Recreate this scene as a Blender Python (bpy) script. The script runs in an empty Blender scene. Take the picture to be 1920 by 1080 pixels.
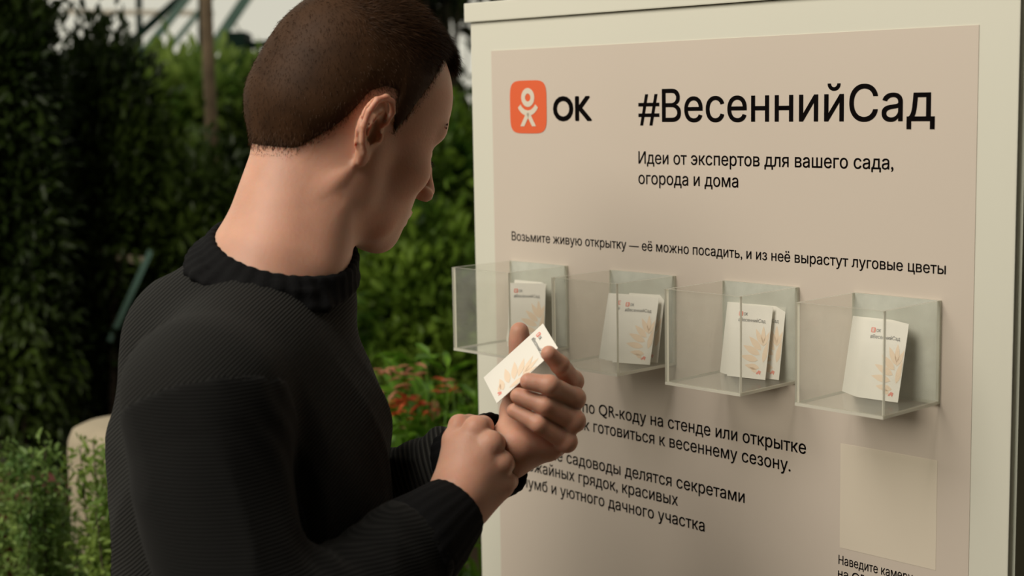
import bpy, math, random
import numpy as np
from mathutils import Vector, Matrix

rng = np.random.default_rng(7)
SC = bpy.context.scene
COL = SC.collection

# ------------------------------------------------------------------ camera
F_PX = 2842.4
PITCH, ROLL, YAW = 0.122677, -0.0179043, -0.8165717
CAM = np.array([0.0, 0.0, 1.62])
cp, sp, cr, sr = math.cos(PITCH), math.sin(PITCH), math.cos(ROLL), math.sin(ROLL)
FWD = np.array([0, cp, -sp])
_r, _u = np.array([1.0, 0, 0]), np.array([0, sp, cp])
RIGHT = cr * _r + sr * _u
UP = -sr * _r + cr * _u
cam_d = bpy.data.cameras.new('camera')
cam = bpy.data.objects.new('camera', cam_d)
COL.objects.link(cam)
m = Matrix.Identity(4)
for i in range(3):
    m[i][0], m[i][1], m[i][2], m[i][3] = RIGHT[i], UP[i], -FWD[i], CAM[i]
cam.matrix_world = m
cam_d.sensor_width = 36
cam_d.lens = 36 * F_PX / 1920
cam_d.clip_start = 0.05
cam_d.dof.use_dof = True
cam_d.dof.focus_distance = 1.57
cam_d.dof.aperture_fstop = 4.4
cam_d.dof.aperture_blades = 9
SC.camera = cam

SC.view_settings.view_transform = 'Standard'
SC.view_settings.look = 'None'
SC.view_settings.gamma = 1
SC.view_settings.exposure = -0.10
SC.view_settings.use_curve_mapping = False

# ------------------------------------------------------------------ overcast sky over the greenhouse, brighter towards the zenith
W = bpy.data.worlds.new('overcast_sky')
SC.world = W
W.use_nodes = True
nt = W.node_tree
nt.nodes.clear()
geo = nt.nodes.new('ShaderNodeTexCoord')
sep = nt.nodes.new('ShaderNodeSeparateXYZ')
ramp = nt.nodes.new('ShaderNodeValToRGB')
bg = nt.nodes.new('ShaderNodeBackground')
wo = nt.nodes.new('ShaderNodeOutputWorld')
nt.links.new(geo.outputs['Generated'], sep.inputs[0])
nt.links.new(sep.outputs['Z'], ramp.inputs[0])
nt.links.new(ramp.outputs[0], bg.inputs[0])
nt.links.new(bg.outputs[0], wo.inputs[0])
ramp.color_ramp.elements[0].position = 0.0
ramp.color_ramp.elements[0].color = (0.78, 0.75, 0.62, 1)
ramp.color_ramp.elements[1].position = 1.0
ramp.color_ramp.elements[1].color = (0.60, 0.60, 0.53, 1)
bg.inputs[1].default_value = 0.9


def area(name, loc, target, size, power, color):
    l = bpy.data.lights.new(name, 'AREA')
    l.shape = 'RECTANGLE'
    l.size, l.size_y = size
    l.energy = power
    l.color = color
    o = bpy.data.objects.new(name, l)
    COL.objects.link(o)
    o.location = loc
    o.rotation_euler = (Vector(target) - Vector(loc)).to_track_quat('-Z', 'Y').to_euler()
    return o


area('roof_light_left', (-1.75, 0.2, 3.8), (0.1, 1.45, 1.3), (1.8, 1.8), 118, (1.0, 0.92, 0.80))


# ------------------------------------------------------------------ helpers
def tag(o, label=None, cat=None, group=None, kind=None):
    if label: o['label'] = label
    if cat: o['category'] = cat
    if group: o['group'] = group
    if kind: o['kind'] = kind
    return o


def empty(name, loc, rot=(0, 0, 0), **k):
    o = bpy.data.objects.new(name, None)
    o.empty_display_size = 0.05
    COL.objects.link(o)
    o.location = loc
    o.rotation_euler = rot
    return tag(o, **k)


def link(name, me, mat=None, parent=None, **k):
    o = bpy.data.objects.new(name, me)
    COL.objects.link(o)
    if mat is not None:
        me.materials.clear()
        for mm in (mat if isinstance(mat, (list, tuple)) else [mat]):
            me.materials.append(mm)
    if parent is not None: o.parent = parent
    return tag(o, **k)


def np_mesh(name, V, Fc, smooth=True):
    me = bpy.data.meshes.new(name)
    V = np.asarray(V, np.float32)
    Fc = np.asarray(Fc, np.int32)
    n, k = Fc.shape
    me.vertices.add(len(V)); me.vertices.foreach_set('co', V.ravel())
    me.loops.add(n * k); me.loops.foreach_set('vertex_index', Fc.ravel())
    me.polygons.add(n)
    me.polygons.foreach_set('loop_start', np.arange(0, n * k, k, dtype=np.int32))
    me.polygons.foreach_set('loop_total', np.full(n, k, np.int32))
    me.polygons.foreach_set('use_smooth', np.full(n, smooth))
    me.update(calc_edges=True)
    return me


class MB:
    """collects simple shapes into one mesh"""
    def __init__(s): s.v, s.f = [], []

    def add(s, V, Fs):
        b = len(s.v)
        s.v += [tuple(map(float, x)) for x in V]
        s.f += [tuple(b + i for i in f) for f in Fs]
        return s

    def box(s, lo, hi, bev=0.0):
        x0, y0, z0 = lo; x1, y1, z1 = hi
        if bev <= 0:
            V = [(x, y, z) for z in (z0, z1) for y in (y0, y1) for x in (x0, x1)]
            return s.add(V, [(0, 2, 3, 1), (4, 5, 7, 6), (0, 1, 5, 4), (2, 6, 7, 3), (0, 4, 6, 2), (1, 3, 7, 5)])
        import bmesh
        bm = bmesh.new()
        bmesh.ops.create_cube(bm, size=1)
        for v in bm.verts:
            v.co = Vector(((x0 + x1) / 2 + v.co.x * (x1 - x0), (y0 + y1) / 2 + v.co.y * (y1 - y0), (z0 + z1) / 2 + v.co.z * (z1 - z0)))
        bmesh.ops.bevel(bm, geom=list(bm.edges), offset=bev, segments=2, affect='EDGES', profile=0.7)
        bm.verts.index_update()
        s.add([v.co[:] for v in bm.verts], [[v.index for v in f.verts] for f in bm.faces])
        bm.free()
        return s

    def tube(s, pts, rad, n=8, caps=True):
        pts = [Vector(p) for p in pts]
        rad = rad if isinstance(rad, (list, tuple)) else [rad] * len(pts)
        V, Fs = [], []
        for i, p in enumerate(pts):
            d = (pts[min(i + 1, len(pts) - 1)] - pts[max(i - 1, 0)]).normalized()
            a = d.orthogonal().normalized() if i == 0 else (pa - d * pa.dot(d)).normalized()
            pa = a
            b = d.cross(a)
            for k in range(n):
                t = 2 * math.pi * k / n
                V.append(p + (a * math.cos(t) + b * math.sin(t)) * rad[i])
        for i in range(len(pts) - 1):
            for k in range(n):
                Fs.append((i * n + k, i * n + (k + 1) % n, (i + 1) * n + (k + 1) % n, (i + 1) * n + k))
        if caps:
            Fs.append(tuple(range(n))[::-1])
            Fs.append(tuple((len(pts) - 1) * n + k for k in range(n)))
        return s.add(V, Fs)

    def lathe(s, prof, c=(0, 0, 0), n=32, wob=None):
        V, Fs = [], []
        for r, z in prof:
            for k in range(n):
                t = 2 * math.pi * k / n
                q = r * (1 + (wob(t, z) if wob else 0))
                V.append((c[0] + q * math.cos(t), c[1] + q * math.sin(t), c[2] + z))
        for i in range(len(prof) - 1):
            for k in range(n):
                Fs.append((i * n + k, i * n + (k + 1) % n, (i + 1) * n + (k + 1) % n, (i + 1) * n + k))
        return s.add(V, Fs)

    def mesh(s, name, smooth=False):
        me = bpy.data.meshes.new(name)
        me.from_pydata(s.v, [], s.f)
        me.update()
        if smooth:
            me.polygons.foreach_set('use_smooth', np.ones(len(me.polygons), bool))
        return me


# ------------------------------------------------------------------ materials
def mat(name, color, rough=0.6, spec=0.5, sss=0.0, sheen=0.0, var=0.0, vscale=10, var_col=None, bump=0.0, bscale=60, coat=0.0):
    M = bpy.data.materials.new(name)
    M.use_nodes = True
    t = M.node_tree
    b = t.nodes['Principled BSDF']
    b.inputs['Base Color'].default_value = (*color, 1)
    b.inputs['Roughness'].default_value = rough
    b.inputs['Specular IOR Level'].default_value = spec
    b.inputs['Sheen Weight'].default_value = sheen
    b.inputs['Coat Weight'].default_value = coat
    if sss > 0:
        b.inputs['Subsurface Weight'].default_value = 1.0
        b.inputs['Subsurface Radius'].default_value = (1.0, 0.35, 0.18)
        b.inputs['Subsurface Scale'].default_value = sss
    tc = t.nodes.new('ShaderNodeTexCoord')
    if var > 0:
        n = t.nodes.new('ShaderNodeTexNoise')
        n.inputs['Scale'].default_value = vscale
        n.inputs['Detail'].default_value = 4
        r = t.nodes.new('ShaderNodeValToRGB')
        r.color_ramp.elements[0].position = 0.5 - 0.25
        r.color_ramp.elements[1].position = 0.5 + 0.25
        c2 = var_col or tuple(c * (1 + var) for c in color)
        r.color_ramp.elements[0].color = (*(tuple(c * (1 - var) for c in color) if not var_col else color), 1)
        r.color_ramp.elements[1].color = (*c2, 1)
        t.links.new(tc.outputs['Object'], n.inputs['Vector'])
        t.links.new(n.outputs['Fac'], r.inputs['Fac'])
        t.links.new(r.outputs['Color'], b.inputs['Base Color'])
    if bump > 0:
        n = t.nodes.new('ShaderNodeTexNoise')
        n.inputs['Scale'].default_value = bscale
        n.inputs['Detail'].default_value = 5
        bp = t.nodes.new('ShaderNodeBump')
        bp.inputs['Strength'].default_value = bump
        bp.inputs['Distance'].default_value = 0.002
        t.links.new(tc.outputs['Object'], n.inputs['Vector'])
        t.links.new(n.outputs['Fac'], bp.inputs['Height'])
        t.links.new(bp.outputs['Normal'], b.inputs['Normal'])
    return M


def knit_mat(name, color, light, rot, freq, strength=0.7, dist=0.0012):
    """dark rib knit: fine raised bands"""
    M = mat(name, color, rough=0.85, spec=0.12, sheen=0.03)
    t = M.node_tree
    b = t.nodes['Principled BSDF']
    b.inputs['Sheen Roughness'].default_value = 0.5
    tc = t.nodes.new('ShaderNodeTexCoord')
    mp = t.nodes.new('ShaderNodeMapping')
    mp.inputs['Rotation'].default_value = rot
    w = t.nodes.new('ShaderNodeTexWave')
    w.wave_type = 'BANDS'; w.bands_direction = 'Z'
    w.inputs['Scale'].default_value = freq
    w.inputs['Distortion'].default_value = 1.2
    w.inputs['Detail'].default_value = 1
    w.inputs['Detail Scale'].default_value = 0.15
    bp = t.nodes.new('ShaderNodeBump')
    bp.inputs['Strength'].default_value = strength
    bp.inputs['Distance'].default_value = dist
    mix = t.nodes.new('ShaderNodeMix'); mix.data_type = 'RGBA'
    mix.inputs['A'].default_value = (*color, 1)
    mix.inputs['B'].default_value = (*light, 1)
    t.links.new(tc.outputs['Object'], mp.inputs[0])
    t.links.new(mp.outputs[0], w.inputs['Vector'])
    t.links.new(w.outputs['Fac'], bp.inputs['Height'])
    t.links.new(w.outputs['Fac'], mix.inputs['Factor'])
    t.links.new(mix.outputs['Result'], b.inputs['Base Color'])
    t.links.new(bp.outputs['Normal'], b.inputs['Normal'])
    return M


def acrylic_mat(name, haze, tint):
    """clear sheet with a faint milky haze and fresnel reflection"""
    M = bpy.data.materials.new(name)
    M.use_nodes = True
    t = M.node_tree
    t.nodes.clear()
    out = t.nodes.new('ShaderNodeOutputMaterial')
    tr = t.nodes.new('ShaderNodeBsdfTransparent'); tr.inputs[0].default_value = (*tint, 1)
    df = t.nodes.new('ShaderNodeBsdfDiffuse'); df.inputs[0].default_value = (0.78, 0.80, 0.72, 1)
    gl = t.nodes.new('ShaderNodeBsdfGlossy'); gl.inputs['Roughness'].default_value = 0.04
    m1 = t.nodes.new('ShaderNodeMixShader')
    m2 = t.nodes.new('ShaderNodeMixShader')
    lw = t.nodes.new('ShaderNodeLayerWeight'); lw.inputs[0].default_value = 0.5
    pw = t.nodes.new('ShaderNodeMath'); pw.operation = 'POWER'; pw.inputs[1].default_value = 5.0
    fr = t.nodes.new('ShaderNodeMapRange'); fr.inputs['To Min'].default_value = 0.025; fr.inputs['To Max'].default_value = 0.30
    t.links.new(lw.outputs['Facing'], pw.inputs[0]); t.links.new(pw.outputs[0], fr.inputs['Value'])
    tc = t.nodes.new('ShaderNodeTexCoord')
    n = t.nodes.new('ShaderNodeTexNoise'); n.inputs['Scale'].default_value = 25; n.inputs['Detail'].default_value = 6
    mr = t.nodes.new('ShaderNodeMapRange')
    mr.inputs['From Min'].default_value = 0.35; mr.inputs['From Max'].default_value = 0.75
    mr.inputs['To Min'].default_value = haze * 0.8; mr.inputs['To Max'].default_value = haze * 1.3
    t.links.new(tc.outputs['Object'], n.inputs['Vector'])
    t.links.new(n.outputs['Fac'], mr.inputs['Value'])
    t.links.new(mr.outputs[0], m1.inputs[0])
    t.links.new(tr.outputs[0], m1.inputs[1]); t.links.new(df.outputs[0], m1.inputs[2])
    t.links.new(fr.outputs[0], m2.inputs[0])
    t.links.new(m1.outputs[0], m2.inputs[1]); t.links.new(gl.outputs[0], m2.inputs[2])
    t.links.new(m2.outputs[0], out.inputs[0])
    return M


def leaf_mat(name, c1, c2, trans=0.25, rough=0.45, scale=6):
    M = bpy.data.materials.new(name)
    M.use_nodes = True
    t = M.node_tree
    b = t.nodes['Principled BSDF']
    out = t.nodes['Material Output']
    b.inputs['Roughness'].default_value = rough
    b.inputs['Specular IOR Level'].default_value = 0.35
    tc = t.nodes.new('ShaderNodeTexCoord')
    oi = t.nodes.new('ShaderNodeObjectInfo')
    ad = t.nodes.new('ShaderNodeVectorMath'); ad.operation = 'ADD'
    n = t.nodes.new('ShaderNodeTexNoise'); n.inputs['Scale'].default_value = scale; n.inputs['Detail'].default_value = 3
    r = t.nodes.new('ShaderNodeValToRGB')
    r.color_ramp.elements[0].position = 0.35; r.color_ramp.elements[0].color = (*c1, 1)
    r.color_ramp.elements[1].position = 0.68; r.color_ramp.elements[1].color = (*c2, 1)
    ml = t.nodes.new('ShaderNodeVectorMath'); ml.operation = 'SCALE'; ml.inputs[0].default_value = (13, 7, 5)
    t.links.new(oi.outputs['Random'], ml.inputs['Scale'])
    t.links.new(tc.outputs['Object'], ad.inputs[0]); t.links.new(ml.outputs[0], ad.inputs[1])
    t.links.new(ad.outputs[0], n.inputs['Vector'])
    t.links.new(n.outputs['Fac'], r.inputs['Fac'])
    t.links.new(r.outputs['Color'], b.inputs['Base Color'])
    tr = t.nodes.new('ShaderNodeBsdfTranslucent')
    t.links.new(r.outputs['Color'], tr.inputs[0])
    mx = t.nodes.new('ShaderNodeMixShader'); mx.inputs[0].default_value = trans
    t.links.new(b.outputs[0], mx.inputs[1]); t.links.new(tr.outputs[0], mx.inputs[2])
    t.links.new(mx.outputs[0], out.inputs[0])
    return M


M_SKIN = mat('skin', (0.575, 0.315, 0.225), rough=0.5, spec=0.35, sss=0.006, var=0.08, vscale=30, bump=0.15, bscale=350)
M_HAIR = mat('brown_hair', (0.046, 0.021, 0.009), rough=0.6, spec=0.12, var=0.3, vscale=40)
M_EYE = mat('eye_white', (0.7, 0.66, 0.6), rough=0.15)
M_IRIS = mat('iris', (0.08, 0.09, 0.1), rough=0.15)
M_KNIT = knit_mat('charcoal_rib_knit', (0.004, 0.004, 0.0038), (0.024, 0.0235, 0.0215), (0.0, math.radians(42), 0), 108)  # light on the shoulder put into the paler rib colour
M_KNIT_S = knit_mat('charcoal_rib_knit_shaded', (0.0032, 0.0032, 0.003), (0.0085, 0.0085, 0.008), (0.0, 0.0, 0.0), 108, 0.6, 0.0007)  # same knit, the sleeve's shade put into a darker colour
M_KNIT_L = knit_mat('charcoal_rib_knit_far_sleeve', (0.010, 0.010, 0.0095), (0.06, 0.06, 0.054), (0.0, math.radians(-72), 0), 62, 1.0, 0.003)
M_BLACK = mat('black_rib_trim', (0.006, 0.006, 0.0065), rough=0.9, spec=0.1, bump=0.3, bscale=300)
M_TROUSER = mat('dark_cotton', (0.02, 0.022, 0.028), rough=0.9, bump=0.3, bscale=200)
M_SHOE = mat('white_leather', (0.6, 0.6, 0.57), rough=0.5)
M_PANEL = mat('cream_painted_board', (0.72, 0.71, 0.61), rough=0.42, spec=0.4, var=0.012, vscale=3)
M_POSTER = mat('beige_vinyl', (0.645, 0.565, 0.485), rough=0.5, spec=0.35, var=0.01, vscale=4)
M_INK = mat('black_ink', (0.008, 0.005, 0.005), rough=0.7, spec=0.1)
M_ORANGE = mat('orange_ink', (0.80, 0.125, 0.035), rough=0.5)
M_PALE = mat('pale_vinyl', (0.74, 0.66, 0.54), rough=0.5)
M_CARD = mat('white_card', (0.86, 0.835, 0.76), rough=0.6)
M_CARDINK = mat('grey_card_ink', (0.22, 0.23, 0.23), rough=0.6)
M_CARDRED = mat('red_card_ink', (0.82, 0.30, 0.24), rough=0.6)
M_CARDLEAF = mat('peach_card_ink', (0.88, 0.71, 0.54), rough=0.6)
M_ACR = acrylic_mat('clear_acrylic', 0.075, (0.99, 0.99, 0.98))
M_ACR_EDGE = mat('bright_acrylic_edge', (0.88, 0.87, 0.78), rough=0.25, spec=0.5)
_t = M_ACR_EDGE.node_tree
_tl = _t.nodes.new('ShaderNodeBsdfTranslucent'); _tl.inputs[0].default_value = (0.88, 0.87, 0.78, 1)
_tp = _t.nodes.new('ShaderNodeBsdfTransparent')
_m1 = _t.nodes.new('ShaderNodeMixShader'); _m1.inputs[0].default_value = 0.45
_m2 = _t.nodes.new('ShaderNodeMixShader'); _m2.inputs[0].default_value = 0.12
_t.links.new(_t.nodes['Principled BSDF'].outputs[0], _m1.inputs[1]); _t.links.new(_tl.outputs[0], _m1.inputs[2])
_t.links.new(_m1.outputs[0], _m2.inputs[1]); _t.links.new(_tp.outputs[0], _m2.inputs[2])
_t.links.new(_m2.outputs[0], _t.nodes['Material Output'].inputs[0])
M_ACR_BACK = acrylic_mat('milky_acrylic_back', 0.55, (0.98, 0.985, 0.97))
M_DARKGREEN = mat('dark_green_paint', (0.006, 0.022, 0.015), spec=0.08, rough=0.6, var=0.2)
M_TEAL = mat('pale_teal_metal', (0.12, 0.22, 0.18), rough=0.35, var=0.15)
M_WOOD = mat('grey_brown_wood', (0.17, 0.12, 0.07), rough=0.8, var=0.4, vscale=15, bump=0.5, bscale=40)
M_BARK = mat('bark', (0.045, 0.03, 0.018), rough=0.9, var=0.3, vscale=20)
M_STONE = mat('beige_stone', (0.50, 0.42, 0.30), rough=0.85, var=0.15, vscale=12, bump=0.5, bscale=50)
M_SOIL = mat('brown_soil', (0.10, 0.062, 0.032), rough=0.95, var=0.35, vscale=2.5, bump=0.8, bscale=18)
M_POT = mat('dark_red_pot', (0.10, 0.018, 0.012), rough=0.6, var=0.2)
L_DARK = leaf_mat('shaded_dark_leaf', (0.013, 0.027, 0.005), (0.065, 0.105, 0.016), scale=2.5)  # blocked light among the shrubs put into a low leaf colour
L_MID = leaf_mat('mid_leaf', (0.04, 0.10, 0.010), (0.26, 0.40, 0.05), trans=0.35)
L_LIGHT = leaf_mat('light_leaf', (0.09, 0.18, 0.025), (0.34, 0.46, 0.10), trans=0.4)
L_GREY = leaf_mat('grey_green_leaf', (0.07, 0.15, 0.03), (0.32, 0.45, 0.12), trans=0.3)
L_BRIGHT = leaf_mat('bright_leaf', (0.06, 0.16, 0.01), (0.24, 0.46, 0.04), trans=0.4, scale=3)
L_RED = leaf_mat('red_leaf', (0.40, 0.045, 0.012), (0.65, 0.14, 0.05), trans=0.3, scale=3)
L_PINK = leaf_mat('salmon_leaf', (0.45, 0.16, 0.09), (0.62, 0.30, 0.18), trans=0.3, scale=3)


# ------------------------------------------------------------------ places
def Wp(px, py, z):
    """a point seen at (px, py) of the 1920x1080 photograph, z metres deep"""
    return CAM + FWD * z + RIGHT * ((px - 960) / F_PX * z) - UP * ((py - 540) / F_PX * z)


D = 1.3
PU = np.array([math.cos(YAW), math.sin(YAW), 0.0])
PN = np.array([-math.sin(YAW), math.cos(YAW), 0.0])


def Pp(u, v, n=0.0):
    """a point on the stand's front: u along it, v above camera height, n out of it"""
    return CAM + PN * (D - n) + PU * u + np.array([0, 0, v])


def px_uv(px, py, n=0.0):
    d = FWD + RIGHT * ((px - 960) / F_PX) - UP * ((py - 540) / F_PX)
    X = d * ((D - n) / (d @ PN))
    return float(X @ PU), float(X[2])


# ------------------------------------------------------------------ ground
gx = np.linspace(-12, 12, 61); gy = np.linspace(-5, 16, 61)
GX, GY = np.meshgrid(gx, gy, indexing='ij')
GZ = 0.012 * np.sin(GX * 3.1 + np.sin(GY * 2)) * np.cos(GY * 2.7)
GZ = GZ - GZ.max()
idx = np.arange(61 * 61).reshape(61, 61)
fl = np.stack([idx[:-1, :-1], idx[1:, :-1], idx[1:, 1:], idx[:-1, 1:]], -1).reshape(-1, 4)
link('floor', np_mesh('floor', np.stack([GX, GY, GZ], -1).reshape(-1, 3), fl), M_SOIL, kind='structure')

M_BLOCKER = mat('blocker_green_brown', (0.035, 0.04, 0.025), rough=0.9, var=0.4, vscale=2)
M_BLOCKER_TOP = mat('blocker_top_grey_green', (0.07, 0.08, 0.055), rough=0.9, var=0.2, vscale=2)
link('light_blocker_right', MB().box((3.4, -4.0, 0), (3.5, 3.6, 4.6)).mesh('light_blocker_right'), M_BLOCKER, kind='structure')  # added out of view to block light from the right and darken the face
link('light_blocker_back', MB().box((-4.0, -4.1, 0), (3.5, -4.0, 4.6)).mesh('light_blocker_back'), M_BLOCKER, kind='structure')  # added out of view, keeps light from behind off the face
link('light_blocker_top', MB().box((-1.6, -4.1, 4.6), (3.5, 3.6, 4.7)).mesh('light_blocker_top'), M_BLOCKER_TOP, kind='structure')  # unseen cover added to cut the overhead light

# ------------------------------------------------------------------ the display stand
U0, U1 = -1.4519, -0.7005
UC = (U0 + U1) / 2
ZTOP = CAM[2] + 0.0992
st_o = Pp(UC, -CAM[2], 0)
STAND = empty('display_stand', tuple(st_o), (0, 0, YAW),
              label='cream board display stand with beige poster, orange logo and black lettering', cat='display stand')


def S(u, v=0.0, n=0.0):
    """front-of-stand coordinates in the stand's own frame"""
    return (u - UC, -n, v + CAM[2])


b = MB().box(S(U0, -CAM[2] + 0.03, 0), (U1 - UC, 0.42, ZTOP), 0.0015)
link('board_box', b.mesh('board_box'), M_PANEL, STAND)
b = MB().box((U0 - UC - 0.0075, -0.004, ZTOP + 0.0006), (U1 - UC + 0.0075, 0.4275, ZTOP + 0.0245), 0.0015)
link('top_cap', b.mesh('top_cap'), M_PANEL, STAND)
b = MB().box((U0 - UC + 0.02, 0.02, 0.0), (U1 - UC - 0.02, 0.40, 0.031))
link('plinth', b.mesh('plinth'), M_BLACK, STAND, label='black recessed plinth')
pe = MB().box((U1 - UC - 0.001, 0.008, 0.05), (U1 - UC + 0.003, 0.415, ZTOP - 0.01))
M_SIDE = mat('shaded_cream_side', (0.60, 0.62, 0.52), rough=0.5)  # same cream board as the front, its shade put into the colour
link('side_panel', pe.mesh('side_panel'), M_SIDE, STAND, label='cream side panel with shade in its colour')
b = MB().box((-1.4135 - UC, -0.0006, 0.25), (-0.7415 - UC, 0.0002, CAM[2] + 0.0628))
POSTER = link('poster', b.mesh('poster'), M_POSTER, STAND, label='beige printed poster')
TXT_N = 0.0009


def fill_outline(raw, name, weight=0.0):
    """triangulate closed outlines by the nonzero rule"""
    from mathutils.geometry import delaunay_2d_cdt
    co = np.array([v.co[:2] for v in raw.vertices])
    ed = np.array([e.vertices[:] for e in raw.edges])
    # walk each loop so that all its edges keep one direction
    nxt = {}
    for a, c in ed:
        nxt.setdefault(int(a), []).append(int(c)); nxt.setdefault(int(c), []).append(int(a))
    seen, loops = set(), []
    for s0 in range(len(co)):
        if s0 in seen or s0 not in nxt: continue
        lp, cur, prev = [s0], s0, None
        seen.add(s0)
        while True:
            cand = [q for q in nxt[cur] if q != prev]
            # outlines are stored in order: prefer the successor index
            q = cand[0] if len(cand) == 1 else (cur + 1 if cur + 1 in cand else cand[0])
            if q == s0 or q in seen: break
            lp.append(q); seen.add(q); prev, cur = cur, q
        loops.append(lp)
    E = np.array([(lp[i], lp[(i + 1) % len(lp)]) for lp in loops for i in range(len(lp))])
    vs, _, fs, _, _, _ = delaunay_2d_cdt([Vector(p) for p in co], [tuple(map(int, e)) for e in E], [], 0, 1e-6)
    V2 = np.array([v[:] for v in vs]); T = np.array([f for f in fs if len(f) == 3])
    cen = V2[T].mean(1)
    A, B = co[E[:, 0]], co[E[:, 1]]
    wn = np.zeros(len(T), int)
    for i in range(0, len(T), 500):
        c = cen[i:i + 500]
        ay, by = A[None, :, 1] <= c[:, None, 1], B[None, :, 1] <= c[:, None, 1]
        cr_ = (B[None, :, 0] - A[None, :, 0]) * (c[:, None, 1] - A[None, :, 1]) - (c[:, None, 0] - A[None, :, 0]) * (B[None, :, 1] - A[None, :, 1])
        wn[i:i + 500] = (ay & ~by & (cr_ > 0)).sum(1) - (~ay & by & (cr_ < 0)).sum(1)
    T = T[wn != 0]
    bpy.data.meshes.remove(raw)
    # heavier strokes: the same outline laid down a few times with small shifts
    if weight > 0:
        k = 8 if weight > 0.02 else 4
        V0, T0 = V2, T
        V2 = np.concatenate([V0 + weight * np.array([math.cos(2 * math.pi * (i + .5) / k), math.sin(2 * math.pi * (i + .5) / k)]) for i in range(k)])
        T = np.concatenate([T0 + i * len(V0) for i in range(k)])
    return np_mesh(name, np.c_[V2, np.zeros(len(V2))], T, False)


def glyphs(name, text, pts, mater, parent, frame, weight=0.0, origin_n=TXT_N, shear=0.0):
    """flat lettering: left end, right end on the baseline, and letter height, placed through frame(u, v, n)"""
    (u0, v0), (u1, v1), capk = pts
    cu = bpy.data.curves.new(name, 'FONT')
    cu.body = text
    cu.size = 1.0
    cu.resolution_u = 4
    to = bpy.data.objects.new(name, cu)
    COL.objects.link(to)
    bpy.context.view_layer.update()
    dg = bpy.context.evaluated_depsgraph_get()
    cu.fill_mode = 'NONE'
    bpy.context.view_layer.update()
    dg = bpy.context.evaluated_depsgraph_get()
    raw = bpy.data.meshes.new_from_object(to.evaluated_get(dg))
    bpy.data.objects.remove(to)
    me = fill_outline(raw, name, weight * 0.6)
    n = len(me.vertices)
    co = np.empty(n * 3, np.float32); me.vertices.foreach_get('co', co)
    co = co.reshape(-1, 3)
    x0, x1 = co[:, 0].min(), co[:, 0].max()
    t = (co[:, 0] - x0) / (x1 - x0)
    u = u0 + (u1 - u0) * t
    v = v0 + (v1 - v0) * t + co[:, 1] * capk
    V = np.array([frame(a, bb, origin_n) for a, bb in zip(u, v)], np.float32)
    me.vertices.foreach_set('co', V.ravel())
    me.update()
    return link(name, me, mater, parent)


def line(text, xl, yl, xr, yr, cap_m, weight=0.0, mater=None):
    a, c = px_uv(xl, yl), px_uv(xr, yr)
    vm = (a[1] + c[1]) / 2
    return glyphs('lettering', text, ((a[0], vm), (c[0], vm), cap_m / 0.727), mater or M_INK, POSTER, S, weight)


line('#ВеснаСад'.replace('Весна', 'Весенний'), 1198, 227, 1753.5, 228, 0.0362, 0.014)
line('Идеи от экспертов для вашего сада,', 1198, 308, 1676, 316, 0.0140, 0.015)
line('огорода и дома', 1198, 345, 1385, 351, 0.0140, 0.015)
line('Возьмите живую открытку — её можно посадить, и из неё вырастут луговые цветы', 960.5, 450.5, 1774, 514, 0.0112, 0.014)
uL = px_uv(960, 455)[0]


def line_to(text, full_from, xr, yr, xl, yl, cap_m):
    """a line whose left part is behind the hands: starts at the common left margin"""
    a, c = px_uv(xl, yl), px_uv(xr, yr)
    vm = (a[1] + c[1]) / 2
    return glyphs('lettering', text, ((full_from, vm), (c[0], vm), cap_m / 0.727), M_INK, POSTER, S, 0.015)


line_to('Переходите по QR-коду на стенде или открытке', uL + 0.004, 1512, 850, 1092, 773, 0.0142)
line_to('и узнайте, как готовиться к весеннему сезону.', uL + 0.006, 1483, 881, 1084, 806, 0.0142)
line_to('Опытные садоводы делятся секретами', uL + 0.002, 1397, 942, 1030, 861, 0.0142)
line_to('урожайных грядок, красивых', uL + 0.001, 1272, 948, 990, 882, 0.0142)
line_to('клумб и уютного дачного участка', uL + 0.003, 1322, 998, 990, 913, 0.0142)
line('Наведите камеру', 1573, 1058, 1712, 1090, 0.0098, 0.010)
line('на QR-код', 1572, 1083, 1665, 1104, 0.0098, 0.010)
line('OK', 1038, 224.5, 1111, 226, 0.0290, 0.05)
# pale field at the lower right of the poster
qa, qb = px_uv(1577, 831), px_uv(1755, 1069)
link('pale_field', MB().box(S(qa[0], qb[1], 0.0008), S(qb[0], qa[1], 0.0005)).mesh('pale_field'), M_PALE, POSTER, label='plain pale square')


# the orange rounded tile with its white ring-headed figure
def poly_fan(pts, frame, n):
    V = [frame(a, c, n) for a, c in pts]
    cen = frame(sum(p[0] for p in pts) / len(pts), sum(p[1] for p in pts) / len(pts), n)
    k = len(V)
    return MB().add([cen] + V, [(0, i + 1, (i + 1) % k + 1) for i in range(k)])


def strip(mb, inner, outer, frame, n, closed=True):
    V = [frame(a, c, n) for a, c in inner] + [frame(a, c, n) for a, c in outer]
    k = len(inner)
    mb.add(V, [(i, (i + 1) % k, k + (i + 1) % k, k + i) for i in range(k if closed else k - 1)])
    return mb


def superell(cx, cy, w, h, p=5.0, n=64):
    out = []
    for i in range(n):
        t = 2 * math.pi * i / n
        c, s = math.cos(t), math.sin(t)
        out.append((cx + w * abs(c) ** (2 / p) * (1 if c > 0 else -1), cy + h * abs(s) ** (2 / p) * (1 if s > 0 else -1)))
    return out


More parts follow.
